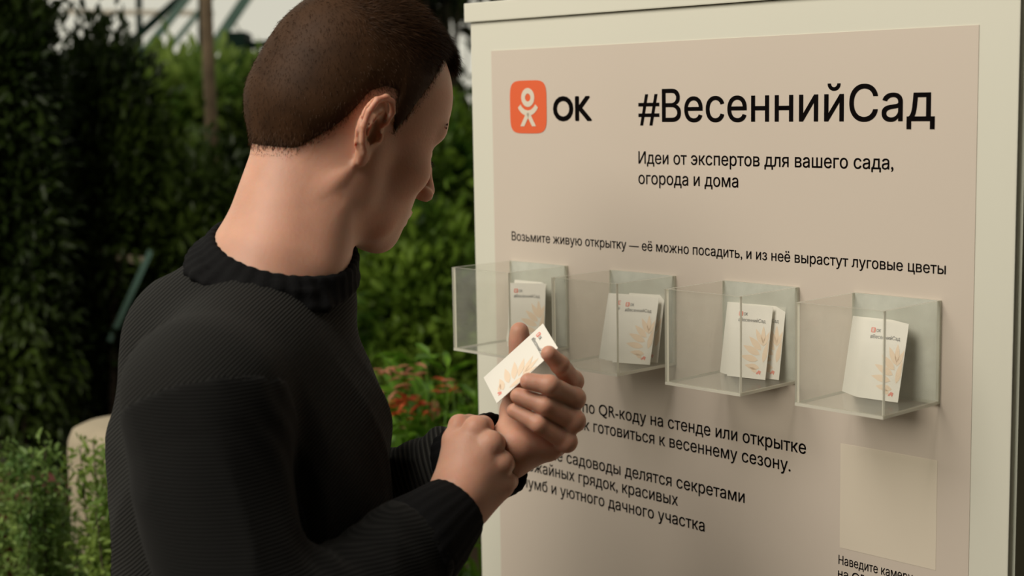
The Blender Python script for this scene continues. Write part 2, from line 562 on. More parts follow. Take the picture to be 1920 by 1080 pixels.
def logo(parent, frame, cu, cv, w, n0, mt, mf, names=('logo_tile', 'logo_figure')):
    link(names[0], poly_fan(superell(cu, cv, w / 2, w / 2), frame, n0).mesh(names[0]), mt, parent)
    mb = MB()
    s = w
    ring = [(math.cos(2 * math.pi * i / 40), math.sin(2 * math.pi * i / 40)) for i in range(40)]
    hy = cv + 0.178 * s
    strip(mb, [(cu + c * s * 0.075, hy + q * s * 0.075) for c, q in ring], [(cu + c * s * 0.178, hy + q * s * 0.178) for c, q in ring], frame, n0 + 0.0003)
    ang = [math.radians(215 + i * 110 / 14) for i in range(15)]
    ac = cv + 0.20 * s
    strip(mb, [(cu + math.cos(a) * s * 0.245, ac + math.sin(a) * s * 0.265) for a in ang],
          [(cu + math.cos(a) * s * 0.335, ac + math.sin(a) * s * 0.37) for a in ang], frame, n0 + 0.0003, False)
    for sg in (-1, 1):
        q = [(cu - sg * 0.03 * s, cv - 0.10 * s), (cu + sg * 0.06 * s, cv - 0.13 * s), (cu + sg * 0.215 * s, cv - 0.365 * s), (cu + sg * 0.105 * s, cv - 0.365 * s), (cu - sg * 0.035 * s, cv - 0.155 * s)]
        mb.add([frame(a, c, n0 + 0.00035) for a, c in q], [tuple(range(5))])
    link(names[1], mb.mesh(names[1]), mf, parent)


la, lb = px_uv(956.5, 151), px_uv(1026.5, 251)
logo(POSTER, S, (la[0] + lb[0]) / 2, (la[1] + lb[1]) / 2, 0.0645, 0.0010, M_ORANGE, M_PALE)

# ------------------------------------------------------------------ acrylic card holders
HV0, HV1 = -0.3010, -0.1990
HW, HD, TH = 0.1000, 0.1000, 0.0030
HL = [-1.3833, -1.2120, -1.0430, -0.8755]


def slab(lo, hi, name, parent, face=None):
    """an acrylic plate: clear broad faces, bright narrow edges"""
    me = MB().box(lo, hi).mesh(name)
    dims = [hi[i] - lo[i] for i in range(3)]
    thin = dims.index(min(dims))
    o = link(name, me, [face or M_ACR, M_ACR_EDGE], parent)
    for p in me.polygons:
        p.material_index = 0 if abs(p.normal[thin]) > 0.5 else 1
    return o


hold_lab = ['clear acrylic card box at the left, overhanging the stand edge', 'clear acrylic card box second from the left on the poster',
            'clear acrylic card box third from the left on the poster', 'clear acrylic card box at the right, above the pale square']
HOLD = []
for i, u in enumerate(HL):
    H = empty('card_holder', tuple(Pp(u, HV0, 0.0)), (0, 0, YAW), label=hold_lab[i], cat='card holder', group='acrylic card holders on the stand')
    h = HV1 - HV0
    e = 0.0009
    slab((0, -e - TH, 0), (HW, -e, h), 'back_plate', H, M_ACR_BACK)
    slab((0, -HD, TH), (HW, -HD + TH, h), 'front_plate', H)
    slab((0, -HD + TH, TH), (TH, -e - TH, h), 'side_plate', H)
    slab((HW - TH, -HD + TH, TH), (HW, -e - TH, h), 'side_plate', H)
    slab((0, -HD, 0), (HW, -e - TH, TH), 'bottom_plate', H)
    HOLD.append(H)

# ------------------------------------------------------------------ printed cards
CW, CH, CT = 0.0465, 0.0775, 0.0005
card_me = MB().box((0, -CT / 2, 0), (CW, CT / 2, CH)).mesh('card')
card_me.materials.append(M_CARD)


def CF(a, c, n): return (a, -CT / 2 - n, c)


def leaf_shape(x, y, ang, ln, wd, k=7):
    c, s = math.cos(ang), math.sin(ang)
    up, dn = [], []
    for i in range(k):
        t = i / (k - 1)
        w = wd * math.sin(math.pi * t ** 0.8)
        up.append((x + c * ln * t - s * w, y + s * ln * t + c * w))
        dn.append((x + c * ln * t + s * w, y + s * ln * t - c * w))
    return up + dn[::-1]


mb = MB()
sx, sy = 0.033, 0.011
stem = [(0.0335 + 0.006 * math.sin(i / 9 * 2.2), 0.008 + i * 0.0047) for i in range(10)]
for (x, y, ang, ln, wd) in [(.0355, .020, 172, .022, .0035), (.037, .026, 158, .023, .0038), (.038, .031, 140, .021, .0036), (.039, .036, 120, .020, .0030),
                            (.0395, .038, 95, .019, .0026), (.0395, .035, 68, .018, .0024), (.038, .012, 175, .018, .0032), (.0415, .018, 80, .024, .0032), (.0355, .007, 150, .010, .0022)]:
    pts = leaf_shape(x, y, math.radians(ang), ln, wd)
    pts = [(min(max(a, 0.001), CW - 0.0008), min(max(c, 0.001), CH - 0.001)) for a, c in pts]
    V = [CF(a, c, 0.0002) for a, c in pts]
    mb.add(V, [tuple(range(len(V)))])
leaf_print_me = mb.mesh('leaf_print'); leaf_print_me.materials.append(M_CARDLEAF)


def proto_print(parent):
    out = []
    o = link('leaf_print', leaf_print_me, None, parent); out.append(o)
    out.append(glyphs('lettering', '#ВесеннийСад', ((0.0065, 0.0600), (0.0395, 0.0600), 0.0052), M_CARDINK, parent, CF, 0.01, 0.0002))
    out.append(glyphs('lettering', 'OK', ((0.0125, 0.0665), (0.0175, 0.0665), 0.0045), M_CARDINK, parent, CF, 0.02, 0.0002))
    logo(parent, CF, 0.0090, 0.0682, 0.0052, 0.0002, M_CARDRED, M_CARD)
    ar = MB().add([CF(a, c, 0.0002) for a, c in [(.0345, .0055), (.0375, .0095), (.0405, .0085), (.0395, .0045), (.0375, .0065), (.0365, .005)]], [(0, 1, 2, 3, 4, 5)])
    out.append(link('small_mark', ar.mesh('small_mark'), M_CARDRED, parent))
    return out


def card_thing(label, group):
    o = bpy.data.objects.new('card', card_me)
    COL.objects.link(o)
    return tag(o, label=label, cat='card', group=group)


proto = card_thing('front card', None)
proto_print(proto)
proto_kids = list(proto.children)
first_used = [False]


def card(label, group=None):
    if not first_used[0]:
        first_used[0] = True
        proto['label'] = label
        if group: proto['group'] = group
        return proto
    o = proto.copy(); COL.objects.link(o)
    o['label'] = label
    if group: o['group'] = group
    for k in proto_kids:
        c = k.copy(); COL.objects.link(c); c.parent = o
    return o


def place_card(o, ul, nl, ang, lean_n, zroll=0.0, vb=HV0 + TH + 0.0004):
    """bottom-left corner at (ul, nl) on the box floor, turned by ang about the vertical, top leaning back by lean_n metres"""
    th = math.asin(min(0.9, lean_n / CH))
    ax = PU * math.cos(ang) - PN * (-math.sin(ang))      # card width direction
    out = np.cross(ax, np.array([0, 0, 1.0]))           # card front normal (towards viewer)
    upv = np.array([0, 0, 1.0]) * math.cos(th) - out * math.sin(th)
    fn = np.cross(ax, upv)
    Mx = Matrix.Identity(4)
    p = Pp(ul, vb, nl)
    for i in range(3):
        Mx[i][0], Mx[i][1], Mx[i][2], Mx[i][3] = ax[i], -fn[i], upv[i], p[i]
    o.matrix_world = Mx


G = 'printed cards standing in the acrylic boxes'
# box 4 (right): a fanned stack
n4 = 8
for k in range(n4):
    t = k / (n4 - 1)
    lab = 'front card of the fanned stack in the rightmost box' if k == n4 - 1 else ('rearmost card of the fanned stack in the rightmost box' if k == 0 else '%s card counted from the front of the fanned stack in the rightmost box' % ('', 'seventh', 'sixth', 'fifth', 'fourth', 'third', 'second', '')[k])
    place_card(card(lab, G), -0.8725 + 0.0262 * t, 0.0245 + 0.0145 * t, 0.02 + 0.03 * t, 0.0185 + 0.001 * t)
# box 3
spec3 = [(-1.0330, 0.0205, 0.10, 0.0150, 'rearmost card at the left in the third box from the left'),
         (-1.0290, 0.0225, 0.10, 0.0150, 'second card from the back at the left in the third box'),
         (-1.0240, 0.0250, 0.11, 0.0155, 'third card from the back, just behind the front card in the third box'),
         (-1.0040, 0.0190, 0.07, 0.0130, 'card peeping out right behind the front card in the third box'),
         (-1.0145, 0.0315, 0.14, 0.0165, 'front card in the third box from the left')]
for u, n, a, le, lab in spec3:
    place_card(card(lab, G), u, n, a, le)
spec2 = [(-1.1945, 0.0415, 0.26, 0.0250, 'card at the far left in the second box from the left'),
         (-1.1900, 0.0435, 0.27, 0.0250, 'second card from the left edge in the second box'),
         (-1.1800, 0.0460, 0.30, 0.0250, 'card just left behind the front card in the second box'),
         (-1.1690, 0.0300, 0.22, 0.0180, 'card peeping out right behind the front card in the second box'),
         (-1.1655, 0.0500, 0.31, 0.0270, 'front card in the second box from the left')]
for u, n, a, le, lab in spec2:
    place_card(card(lab, G), u, n, a, le)
spec1 = [(-1.3700, 0.0240, 0.05, 0.0170, 'rearmost card at the left in the leftmost box'),
         (-1.3640, 0.0275, 0.06, 0.0170, 'second card from the back in the leftmost box'),
         (-1.3400, 0.0500, 0.50, 0.0110, 'slanting card at the right side of the leftmost box'),
         (-1.3525, 0.0350, 0.06, 0.0180, 'front card in the leftmost box')]
for u, n, a, le, lab in spec1:
    place_card(card(lab, G), u, n, a, le)


# ------------------------------------------------------------------ implicit surfaces for the figure
def smin(a, b, k):
    h = np.maximum(k - np.abs(a - b), 0) / k
    return np.minimum(a, b) - h * h * k * 0.25


def smax(a, b, k): return -smin(-a, -b, k)


def rc(P, a, b, r1, r2):
    a = np.asarray(a, np.float32); b = np.asarray(b, np.float32)
    ba = b - a
    pa = P - a
    h = np.clip((pa @ ba) / max(float(ba @ ba), 1e-9), 0, 1)
    q = pa - h[:, None] * ba
    return np.sqrt(np.einsum('ij,ij->i', q, q)) - (r1 + (r2 - r1) * h)


def chain(P, pts, rs, k=0.006):
    d = None
    for i in range(len(pts) - 1):
        e = rc(P, pts[i], pts[i + 1], rs[i], rs[i + 1])
        d = e if d is None else smin(d, e, k)
    return d


def el(P, c, s, Mx=None):
    q = P - np.asarray(c, np.float32)
    if Mx is not None: q = q @ np.asarray(Mx, np.float32)   # columns are the axes
    s = np.asarray(s, np.float32)
    k0 = np.sqrt(((q / s) ** 2).sum(1)) + 1e-9
    k1 = np.sqrt(((q / (s * s)) ** 2).sum(1)) + 1e-9
    return k0 * (k0 - 1) / k1


def surfnet(fn, lo, hi, h):
    lo = np.asarray(lo, float); hi = np.asarray(hi, float)
    n = np.ceil((hi - lo) / h).astype(int) + 1
    ax = [lo[i] + h * np.arange(n[i]) for i in range(3)]
    Fv = np.empty(n, np.float32)
    step = max(1, int(400000 / (n[1] * n[2])))
    YY, ZZ = np.meshgrid(ax[1], ax[2], indexing='ij')
    for i in range(0, n[0], step):
        xs = ax[0][i:i + step]
        k = len(xs)
        P = np.empty((k, n[1] * n[2], 3), np.float32)
        P[:, :, 0] = xs[:, None]; P[:, :, 1] = YY.ravel(); P[:, :, 2] = ZZ.ravel()
        Fv[i:i + k] = fn(P.reshape(-1, 3)).reshape(k, n[1], n[2])
    Sg = Fv < 0
    c = [Sg[i:n[0] - 1 + i, j:n[1] - 1 + j, l:n[2] - 1 + l] for i in (0, 1) for j in (0, 1) for l in (0, 1)]
    allc = np.logical_and.reduce(c); anyc = np.logical_or.reduce(c)
    act = np.argwhere(anyc & ~allc)
    off = np.array([(i, j, l) for i in (0, 1) for j in (0, 1) for l in (0, 1)])
    vals = np.stack([Fv[act[:, 0] + o[0], act[:, 1] + o[1], act[:, 2] + o[2]] for o in off], 1)
    acc = np.zeros((len(act), 3)); cnt = np.zeros(len(act))
    for a in range(8):
        for bb in range(a + 1, 8):
            if np.abs(off[a] - off[bb]).sum() != 1: continue
            fa, fb = vals[:, a], vals[:, bb]
            mk = (fa < 0) != (fb < 0)
            t = np.where(mk, fa / np.where(mk, fa - fb, 1), 0)
            acc += np.where(mk[:, None], off[a] + t[:, None] * (off[bb] - off[a]), 0)
            cnt += mk
    V = lo + h * (act + acc / cnt[:, None])
    ids = -np.ones(n - 1, np.int64)
    ids[act[:, 0], act[:, 1], act[:, 2]] = np.arange(len(act))
    Fs = []
    for axx in range(3):
        o = [0, 0, 0]; o[axx] = 1
        A = Sg[:n[0] - o[0], :n[1] - o[1], :n[2] - o[2]]
        B = Sg[o[0]:, o[1]:, o[2]:]
        e = np.argwhere(A != B)
        a1, a2 = (axx + 1) % 3, (axx + 2) % 3
        ok = (e[:, a1] > 0) & (e[:, a2] > 0) & (e[:, a1] < n[a1] - 1) & (e[:, a2] < n[a2] - 1)
        e = e[ok]
        fl_ = A[e[:, 0], e[:, 1], e[:, 2]]
        q = []
        for d1, d2 in ((-1, -1), (0, -1), (0, 0), (-1, 0)):
            g = e.copy(); g[:, a1] += d1; g[:, a2] += d2
            q.append(ids[g[:, 0], g[:, 1], g[:, 2]])
        q = np.stack(q, 1)
        q = np.where(fl_[:, None], q, q[:, ::-1])
        Fs.append(q[(q >= 0).all(1)])
    return V, np.concatenate(Fs)


def join(parts):
    V, Fs, b0 = [], [], 0
    for v, f in parts:
        V.append(v); Fs.append(f + b0); b0 += len(v)
    return np.concatenate(V), np.concatenate(Fs)


# ---- head frame (x forward, y to his left, z up; origin between the ear canals)
def head_frame():
    a, bb, c = 0.6319, 0.245, 0.1664
    B = np.array([[1, 0, 0], [0, 0, -1], [0, 1, 0.0]])
    ca, sa, cb, sb, cc, sc = math.cos(a), math.sin(a), math.cos(bb), math.sin(bb), math.cos(c), math.sin(c)
    Ya = np.array([[ca, -sa, 0], [sa, ca, 0], [0, 0, 1]])
    Pb = np.array([[cb, 0, sb], [0, 1, 0], [-sb, 0, cb]])
    Rc = np.array([[1, 0, 0], [0, cc, -sc], [0, sc, cc]])
    R = B @ Ya @ Pb @ Rc
    Cw = np.stack([RIGHT, -UP, FWD], 1)
    return Cw @ R


HM = head_frame()
HT = Wp(642, 240, 1.484)


def to_head(P): return ((P - HT.astype(np.float32)) @ HM.astype(np.float32))


def HP(x, y, z): return HT + HM @ np.array([x, y, z])


def skull(Q):
    d = el(Q, (0.001, 0, 0.046), (0.093, 0.076, 0.086))
    d = smin(d, el(Q, (-0.036, 0, 0.004), (0.062, 0.060, 0.050)), 0.03)
    d = smin(d, el(Q, (0.049, 0, 0.040), (0.045, 0.056, 0.050)), 0.03)
    return d


def head_sdf(Q):
    Qa = Q.copy(); Qa[:, 1] = np.abs(Qa[:, 1])
    d = skull(Q)
    d = smin(d, el(Q, (0.040, 0, -0.028), (0.052, 0.058, 0.072)), 0.03)
    d = smin(d, chain(Qa, [(0.000, 0.055, -0.020), (0.010, 0.051, -0.062), (0.046, 0.034, -0.080), (0.068, 0.008, -0.091)], [0.014, 0.013, 0.012, 0.013]), 0.03)
    d = smin(d, el(Q, (0.034, 0, -0.068), (0.045, 0.042, 0.028)), 0.02)
    d = smin(d, el(Q, (0.063, 0, -0.058), (0.025, 0.030, 0.035)), 0.02)
    # brow, cheekbones, nose, lips, chin
    d = smin(d, rc(Qa, (0.092, 0.010, 0.027), (0.078, 0.041, 0.026), 0.0085, 0.0085), 0.012)
    d = smin(d, el(Qa, (0.060, 0.044, -0.022), (0.020, 0.016, 0.016)), 0.02)
    d = smax(d, -el(Qa, (0.097, 0.031, 0.000), (0.023, 0.016, 0.014)), 0.010)
    d = smin(d, chain(Q, [(0.090, 0, 0.014), (0.101, 0, -0.010), (0.112, 0, -0.031)], [0.007, 0.007, 0.0085]), 0.010)
    d = smin(d, el(Qa, (0.103, 0.012, -0.036), (0.011, 0.007, 0.008)), 0.006)
    d = smax(d, -el(Qa, (0.106, 0.006, -0.045), (0.005, 0.0035, 0.005)), 0.003)
    d = smin(d, rc(Qa, (0.0970, 0.001, -0.059), (0.080, 0.022, -0.064), 0.0058, 0.0035), 0.006)
    d = smin(d, rc(Qa, (0.0935, 0.001, -0.070), (0.078, 0.019, -0.068), 0.0062, 0.0035), 0.006)
    d = smin(d, el(Q, (0.073, 0, -0.089), (0.014, 0.017, 0.014)), 0.015)
    # eyeballs bulge under the lids
    d = smin(d, el(Qa, (0.0735, 0.031, 0.000), (0.0125, 0.0135, 0.012)), 0.004)
    return d


EA = np.array([-math.cos(0.30), math.sin(0.30), 0.0])   # toward the back of the ear, slightly outward (|y| space)
EB = np.array([0.07, 0.05, 0.998])
EN = np.cross(EB, EA); EN = EN / np.linalg.norm(EN)
if EN[1] < 0: EN = -EN
E0 = np.array([-0.001, 0.0735, -0.001])


def ear_sdf(Q):
    Qa = Q.copy(); Qa[:, 1] = np.abs(Qa[:, 1])
    q = Qa - E0.astype(np.float32)
    L = np.stack([q @ EA.astype(np.float32), q @ EB.astype(np.float32), q @ EN.astype(np.float32)], 1) / 1.07
    hel = [(0.006, 0.003, 0.003), (-0.001, 0.012, 0.005), (-0.003, 0.023, 0.006), (0.003, 0.031, 0.0065), (0.012, 0.032, 0.007), (0.021, 0.026, 0.007), (0.026, 0.014, 0.007),
           (0.025, 0.001, 0.006), (0.019, -0.011, 0.005), (0.012, -0.019, 0.004)]
    d = chain(L, hel, [0.0018, 0.0022, 0.0026, 0.0028, 0.0030, 0.0030, 0.0029, 0.0028, 0.0028, 0.003], 0.0015)
    pl = el(L, (0.011, 0.004, 0.000), (0.0165, 0.028, 0.0036))
    d = smin(d, pl, 0.002)
    d = smin(d, el(L, (0.009, -0.0225, 0.002), (0.0060, 0.0075, 0.0036)), 0.005)          # lobe
    d = smin(d, chain(L, [(0.006, 0.021, 0.003), (0.014, 0.012, 0.0045), (0.0165, 0.000, 0.0045), (0.011, -0.011, 0.004)], [0.0018, 0.0023, 0.0024, 0.0024], 0.0015), 0.002)
    d = smax(d, -el(L, (0.0085, 0.000, 0.003), (0.0074, 0.0115, 0.0095)), 0.0012)          # concha
    d = smax(d, -el(L, (0.0200, 0.010, 0.0055), (0.0026, 0.015, 0.0040)), 0.001)         # scapha
    d = smin(d, el(L, (-0.0005, -0.002, 0.004), (0.0028, 0.0048, 0.0035)), 0.002)         # tragus
    # root towards the skull
    d = smin(d, el(L, (0.009, 0.004, -0.006), (0.010, 0.020, 0.005)), 0.003)
    return d


# ---- neck, torso, arms
N_TOP, N_BOT = Wp(594, 300, 1.478), Wp(526, 500, 1.432)
SH_R, EL_R, WR_R = Wp(378, 745, 1.27), Wp(478, 1290, 1.20), Wp(846, 962, 1.372)
SH_L, EL_L, WR_L = Wp(552, 700, 1.575), Wp(625, 975, 1.55), Wp(941, 850, 1.445)
T_CH = Wp(474, 910, 1.42)
Z3 = np.array([0, 0, 1.0]); X3 = np.array([1.0, 0, 0]); Y3 = np.array([0, 1.0, 0])
HIP = np.array([T_CH[0] + 0.01, T_CH[1] + 0.01, 0.93])


COLc = Wp(521, 484, 1.437)
cA = Wp(637, 518, 1.43) - COLc          # towards the front of the neck
cB = Wp(505, 535, 1.372) - COLc         # towards his right (near) side
cB = cB - cA * (cB @ cA) / (cA @ cA)
cN = np.cross(cA, cB); cN /= np.linalg.norm(cN)
if cN[2] < 0: cN = -cN
RA, RB = np.linalg.norm(cA) * 1.0, np.linalg.norm(cB) * 1.02
eA, eB = cA / np.linalg.norm(cA), cB / np.linalg.norm(cB)
NBM = np.stack([eA, eB, cN], 1)


def neck_sdf(P):
    d = rc(P, N_TOP, N_BOT, 0.0545, 0.0610)
    d = smin(d, rc(P, HP(-0.045, 0, -0.02), Wp(505, 500, 1.44), 0.032, 0.040), 0.025)
    d = smin(d, el(P, COLc - cN * 0.012, (RA * 0.97, RB * 0.97, 0.034), NBM), 0.03)
    # sternomastoid line
    d = smin(d, rc(P, HP(-0.010, -0.048, -0.045), Wp(598, 505, 1.405), 0.010, 0.010), 0.03)
    return d


def torso_sdf(P, o=0.0):
    d = el(P, T_CH, (0.116 + o, 0.155 + o, 0.185 + o))
    d = smin(d, rc(P, Wp(572, 615, 1.46), Wp(588, 770, 1.43), 0.030 + o, 0.052 + o), 0.05)
    d = smin(d, rc(P, Wp(490, 605, 1.41), SH_R, 0.042 + o, 0.060 + o), 0.04)
    d = smin(d, rc(P, Wp(535, 600, 1.48), SH_L, 0.042 + o, 0.050 + o), 0.04)
    d = smin(d, rc(P, Wp(482, 585, 1.440), Wp(388, 655, 1.42), 0.038 + o, 0.062 + o), 0.03)
    d = smin(d, rc(P, Wp(388, 655, 1.42), Wp(388, 820, 1.42), 0.062 + o, 0.080 + o), 0.04)
    d = smin(d, el(P, (T_CH[0] + 0.005, T_CH[1], 1.14), (0.116 + o, 0.160 + o, 0.20 + o)), 0.05)
    d = smin(d, el(P, HIP, (0.122 + o, 0.172 + o, 0.16 + o)), 0.05)
    return d


def arm_sdf(P, pts, rs, k=0.03): return chain(P, pts, rs, k)


def skin_core(P):
    d = torso_sdf(P, -0.006)
    for A, Bq, Cq in ((SH_R, EL_R, WR_R), (SH_L, EL_L, WR_L)):
        d = smin(d, chain(P, [A, Bq, Cq], [0.050, 0.037, 0.024], 0.02), 0.03)
    return d


def body_head(P):
    Q = to_head(P)
    d = head_sdf(Q)
    d = smin(d, ear_sdf(Q), 0.002)
    d = smin(d, neck_sdf(P), 0.022)
    d = smin(d, torso_sdf(P, -0.006), 0.035)
    return d


def hand_left(P):
    J = lambda x, y, z: Wp(x, y, z)
    W0 = J(950, 852, 1.448)
    mcp = [J(1052, 762, 1.485), J(1058, 790, 1.488), J(1054, 816, 1.486), J(1040, 836, 1.478)]
    d = rc(P, WR_L, W0, 0.0225, 0.0225)
    for q, r in zip(mcp, (0.0115, 0.012, 0.0115, 0.0105)):
        d = smin(d, rc(P, W0, q, 0.0175, r), 0.012)
    d = smin(d, rc(P, J(975, 835, 1.435), J(1030, 838, 1.447), 0.016, 0.0135), 0.014)      # heel of the palm
    d = smin(d, rc(P, J(965, 830, 1.440), J(962, 770, 1.462), 0.0165, 0.0125), 0.014)      # ball of the thumb
    fing = [
        ([mcp[0], J(1073, 715, 1.452), J(1050, 684, 1.412), J(1029, 663, 1.401)], [0.0105, 0.0098, 0.0088, 0.0075]),
        ([mcp[1], J(1076, 747, 1.428), J(1030, 722, 1.398), J(991, 715, 1.402)], [0.0110, 0.0100, 0.0092, 0.0080]),
        ([mcp[2], J(1076, 789, 1.424), J(1022, 760, 1.404), J(972, 742, 1.412)], [0.0105, 0.0098, 0.0088, 0.0078]),
        ([mcp[3], J(1062, 828, 1.426), J(1010, 795, 1.408), J(964, 770, 1.418)], [0.0098, 0.0092, 0.0082, 0.0072]),
    ]
    for pts, rs in fing:
        f = None
        for i in range(3):
            e = rc(P, pts[i], pts[i + 1], rs[i], rs[i + 1])
            f = e if f is None else smin(f, e, 0.003)
        f = smin(f, np.sqrt(((P - pts[1].astype(np.float32)) ** 2).sum(1)) - rs[1] * 1.08, 0.004)
        d = smin(d, f, 0.0028)
    th = chain(P, [J(962, 775, 1.462), J(972, 700, 1.470), J(974, 621, 1.462)], [0.0125, 0.0108, 0.0088], 0.004)
    th = smin(th, el(P, J(974, 640, 1.464), (0.0092, 0.0095, 0.014)), 0.005)
    d = smin(d, th, 0.004)
    return d


def hand_right(P):
    J = lambda x, y, z: Wp(x, y, z)
    W0 = J(856, 940, 1.378)
    mcp = [J(893, 805, 1.402), J(919, 833, 1.394), J(938, 868, 1.396), J(943, 905, 1.404)]
    d = rc(P, WR_R, W0, 0.026, 0.0245)
    for q, r in zip(mcp, (0.0125, 0.0130, 0.0120, 0.0110)):
        d = smin(d, rc(P, W0 + (q - W0) * 0.15, W0 + (q - W0) * 0.93, 0.0195, r * 0.86), 0.010)
    d = smin(d, rc(P, J(842, 925, 1.388), J(856, 835, 1.404), 0.0165, 0.0125), 0.016)
    d = smin(d, rc(P, J(885, 950, 1.392), J(930, 912, 1.404), 0.0175, 0.0125), 0.016)
    pip = [J(905, 800, 1.438), J(932, 832, 1.436), J(950, 868, 1.436), J(953, 902, 1.436)]
    dip = [J(880, 815, 1.455), J(908, 850, 1.456), J(925, 880, 1.455), J(930, 905, 1.450)]
    tip = [J(865, 838, 1.444), J(892, 868, 1.444), J(910, 892, 1.444), J(916, 914, 1.440)]
    for i in range(4):
        r = (0.0102, 0.0104, 0.0098, 0.0090)[i]
        f = chain(P, [mcp[i], pip[i], dip[i], tip[i]], [r * 1.12, r, r * 0.95, r * 0.85], 0.003)
        f = smin(f, np.sqrt(((P - mcp[i].astype(np.float32)) ** 2).sum(1)) - r * 1.22, 0.004)
        d = smin(d, f, 0.003)
    # tendons on the back of the hand
    th = chain(P, [J(850, 880, 1.402), J(852, 825, 1.414), J(861, 797, 1.424), J(880, 792, 1.440)], [0.0130, 0.0108, 0.0092, 0.0080], 0.005)
    d = smin(d, th, 0.006)
    return d


def bounds(pts, pad):
    A = np.array(pts)
    return A.min(0) - pad, A.max(0) + pad


PERSON = empty('person', (float(HIP[0]), float(HIP[1]), 0.0),
               label='man with short brown hair in a charcoal ribbed sweater looking down at a card', cat='person')
P0 = np.array([HIP[0], HIP[1], 0.0])
parts = []
lo, hi = bounds([HP(-0.12, 0, 0), HP(0.13, 0, 0), HP(0, 0.1, 0), HP(0, -0.1, 0), HP(0, 0, 0.14), HP(0.06, 0, -0.13), Wp(517, 600, 1.34), Wp(370, 500, 1.44), Wp(660, 540, 1.50)], 0.03)
parts.append(surfnet(body_head, lo, hi, 0.0022))
lo, hi = bounds([WR_L, Wp(1085, 850, 1.49), Wp(975, 620, 1.45), Wp(960, 850, 1.39)], 0.035)
parts.append(surfnet(hand_left, lo, hi, 0.0013))
lo, hi = bounds([WR_R, Wp(955, 900, 1.46), Wp(860, 790, 1.39), Wp(900, 980, 1.36)], 0.035)
parts.append(surfnet(hand_right, lo, hi, 0.0013))
lo, hi = bounds([HIP - Z3 * 0.1, Wp(200, 600, 1.4), EL_R, EL_L, SH_R, SH_L, WR_R, WR_L, Wp(480, 540, 1.43)], 0.07)
hi[2] = Wp(480, 545, 1.43)[2]
parts.append(surfnet(lambda P: skin_core(P) + 0.004, lo, hi, 0.008))
V, Fq = join(parts)
link('body', np_mesh('body', V - P0, Fq), M_SKIN, PERSON, label='fair skin of head, neck and hands')


# ---- eyebrows and eyelids
def hair_mask(Q):
    """metres inside (+) or outside (-) the hairline, in the head frame"""
    x, z = Q[:, 0], Q[:, 2]
    xs = [-0.13, -0.085, -0.062, -0.042, -0.030, -0.022, -0.008, 0.006, 0.010, 0.018, 0.024, 0.030, 0.042, 0.052, 0.060, 0.072, 0.085, 0.12]
    zs = [-0.050, -0.053, -0.046, -0.018, 0.006, 0.026, 0.036, 0.036, 0.016, -0.002, 0.012, 0.032, 0.056, 0.080, 0.094, 0.094, 0.080, 0.076]
    return z - np.interp(x, xs, zs)


def smooth01(t):
    t = np.clip(t, 0, 1)
    return t * t * (3 - 2 * t)


def hair_thick(Q):
    x, y, z = Q[:, 0], Q[:, 1], Q[:, 2]
    mk = hair_mask(Q)
    t = 0.0015 + 0.0025 * smooth01(mk / 0.04)
    t += 0.006 * smooth01((z - 0.07) / 0.05) * smooth01((x + 0.09) / 0.08)
    t += 0.003 * smooth01((x - 0.045) / 0.04) * smooth01((z - 0.060) / 0.03)
    t -= 0.0010 * smooth01((0.012 - z) / 0.03) * smooth01((-x) / 0.03)
    return t, mk


def hair_sdf(P):
    Q = to_head(P)
    t, mk = hair_thick(Q)
    base = smin(head_sdf(Q), neck_sdf(P), 0.022)
    nz = 0.0
    w_ = smooth01(mk / 0.014)
    return base - t * w_ + 0.004 * (1 - w_) + nz


lo, hi = bounds([HP(-0.12, 0, 0), HP(0.125, 0, 0.05), HP(0, 0.1, 0), HP(0, -0.1, 0), HP(0, 0, 0.15), HP(-0.09, 0, -0.06)], 0.02)
HV_, HF_ = surfnet(hair_sdf, lo, hi, 0.0026)
Qv = to_head(HV_.astype(np.float32))
mkv = hair_mask(Qv)
# gradient of the shell for strand roots
eps = 0.002
base0 = hair_sdf(HV_.astype(np.float32))
G3 = np.stack([hair_sdf((HV_ + eps * e).astype(np.float32)) - base0 for e in np.eye(3)], 1)
G3 /= np.linalg.norm(G3, axis=1, keepdims=True) + 1e-9
sel = np.where((mkv > -0.003))[0]
pick = rng.choice(sel, 110000)
pick = pick[rng.uniform(0, 1, len(pick)) < np.clip(0.25 + mkv[pick] / 0.02, 0, 0.75) + 0.25 * (mkv[pick] < 0.03)]
_Pp = HV_[pick].astype(np.float32)
_hs = smin(head_sdf(to_head(_Pp)), neck_sdf(_Pp), 0.022)
root = HV_[pick] + rng.normal(0, 0.0012, (len(pick), 3)) - G3[pick] * (np.minimum(_hs, 0.0025)[:, None] + 0.0003)
q = Qv[pick]
comb_l = np.stack([0.55 + 0 * q[:, 0], 0.0 * q[:, 0] + 0.15 * np.sign(q[:, 1]), -0.75 + 0.9 * smooth01((q[:, 2] - 0.06) / 0.06)], 1)
comb_l[:, 0] = np.where(q[:, 0] < -0.04, 0.05, comb_l[:, 0])
comb = comb_l @ HM.T
top = smooth01((q[:, 2] - 0.06) / 0.05) * smooth01((q[:, 0] + 0.08) / 0.08)
ln = 0.0045 + 0.011 * top + 0.003 * smooth01((q[:, 0] - 0.05) / 0.03) * smooth01((q[:, 2] - 0.06) / 0.03)
ln = ln * rng.uniform(0.6, 1.2, len(ln)) * smooth01(mkv[pick] / 0.025 + 0.28)
nrm = G3[pick]
tan = comb - (comb * nrm).sum(1, keepdims=True) * nrm
tan /= np.linalg.norm(tan, axis=1, keepdims=True) + 1e-9
d1 = nrm * 0.55 + tan * 0.8 + rng.normal(0, 0.16, nrm.shape)
d1 /= np.linalg.norm(d1, axis=1, keepdims=True)
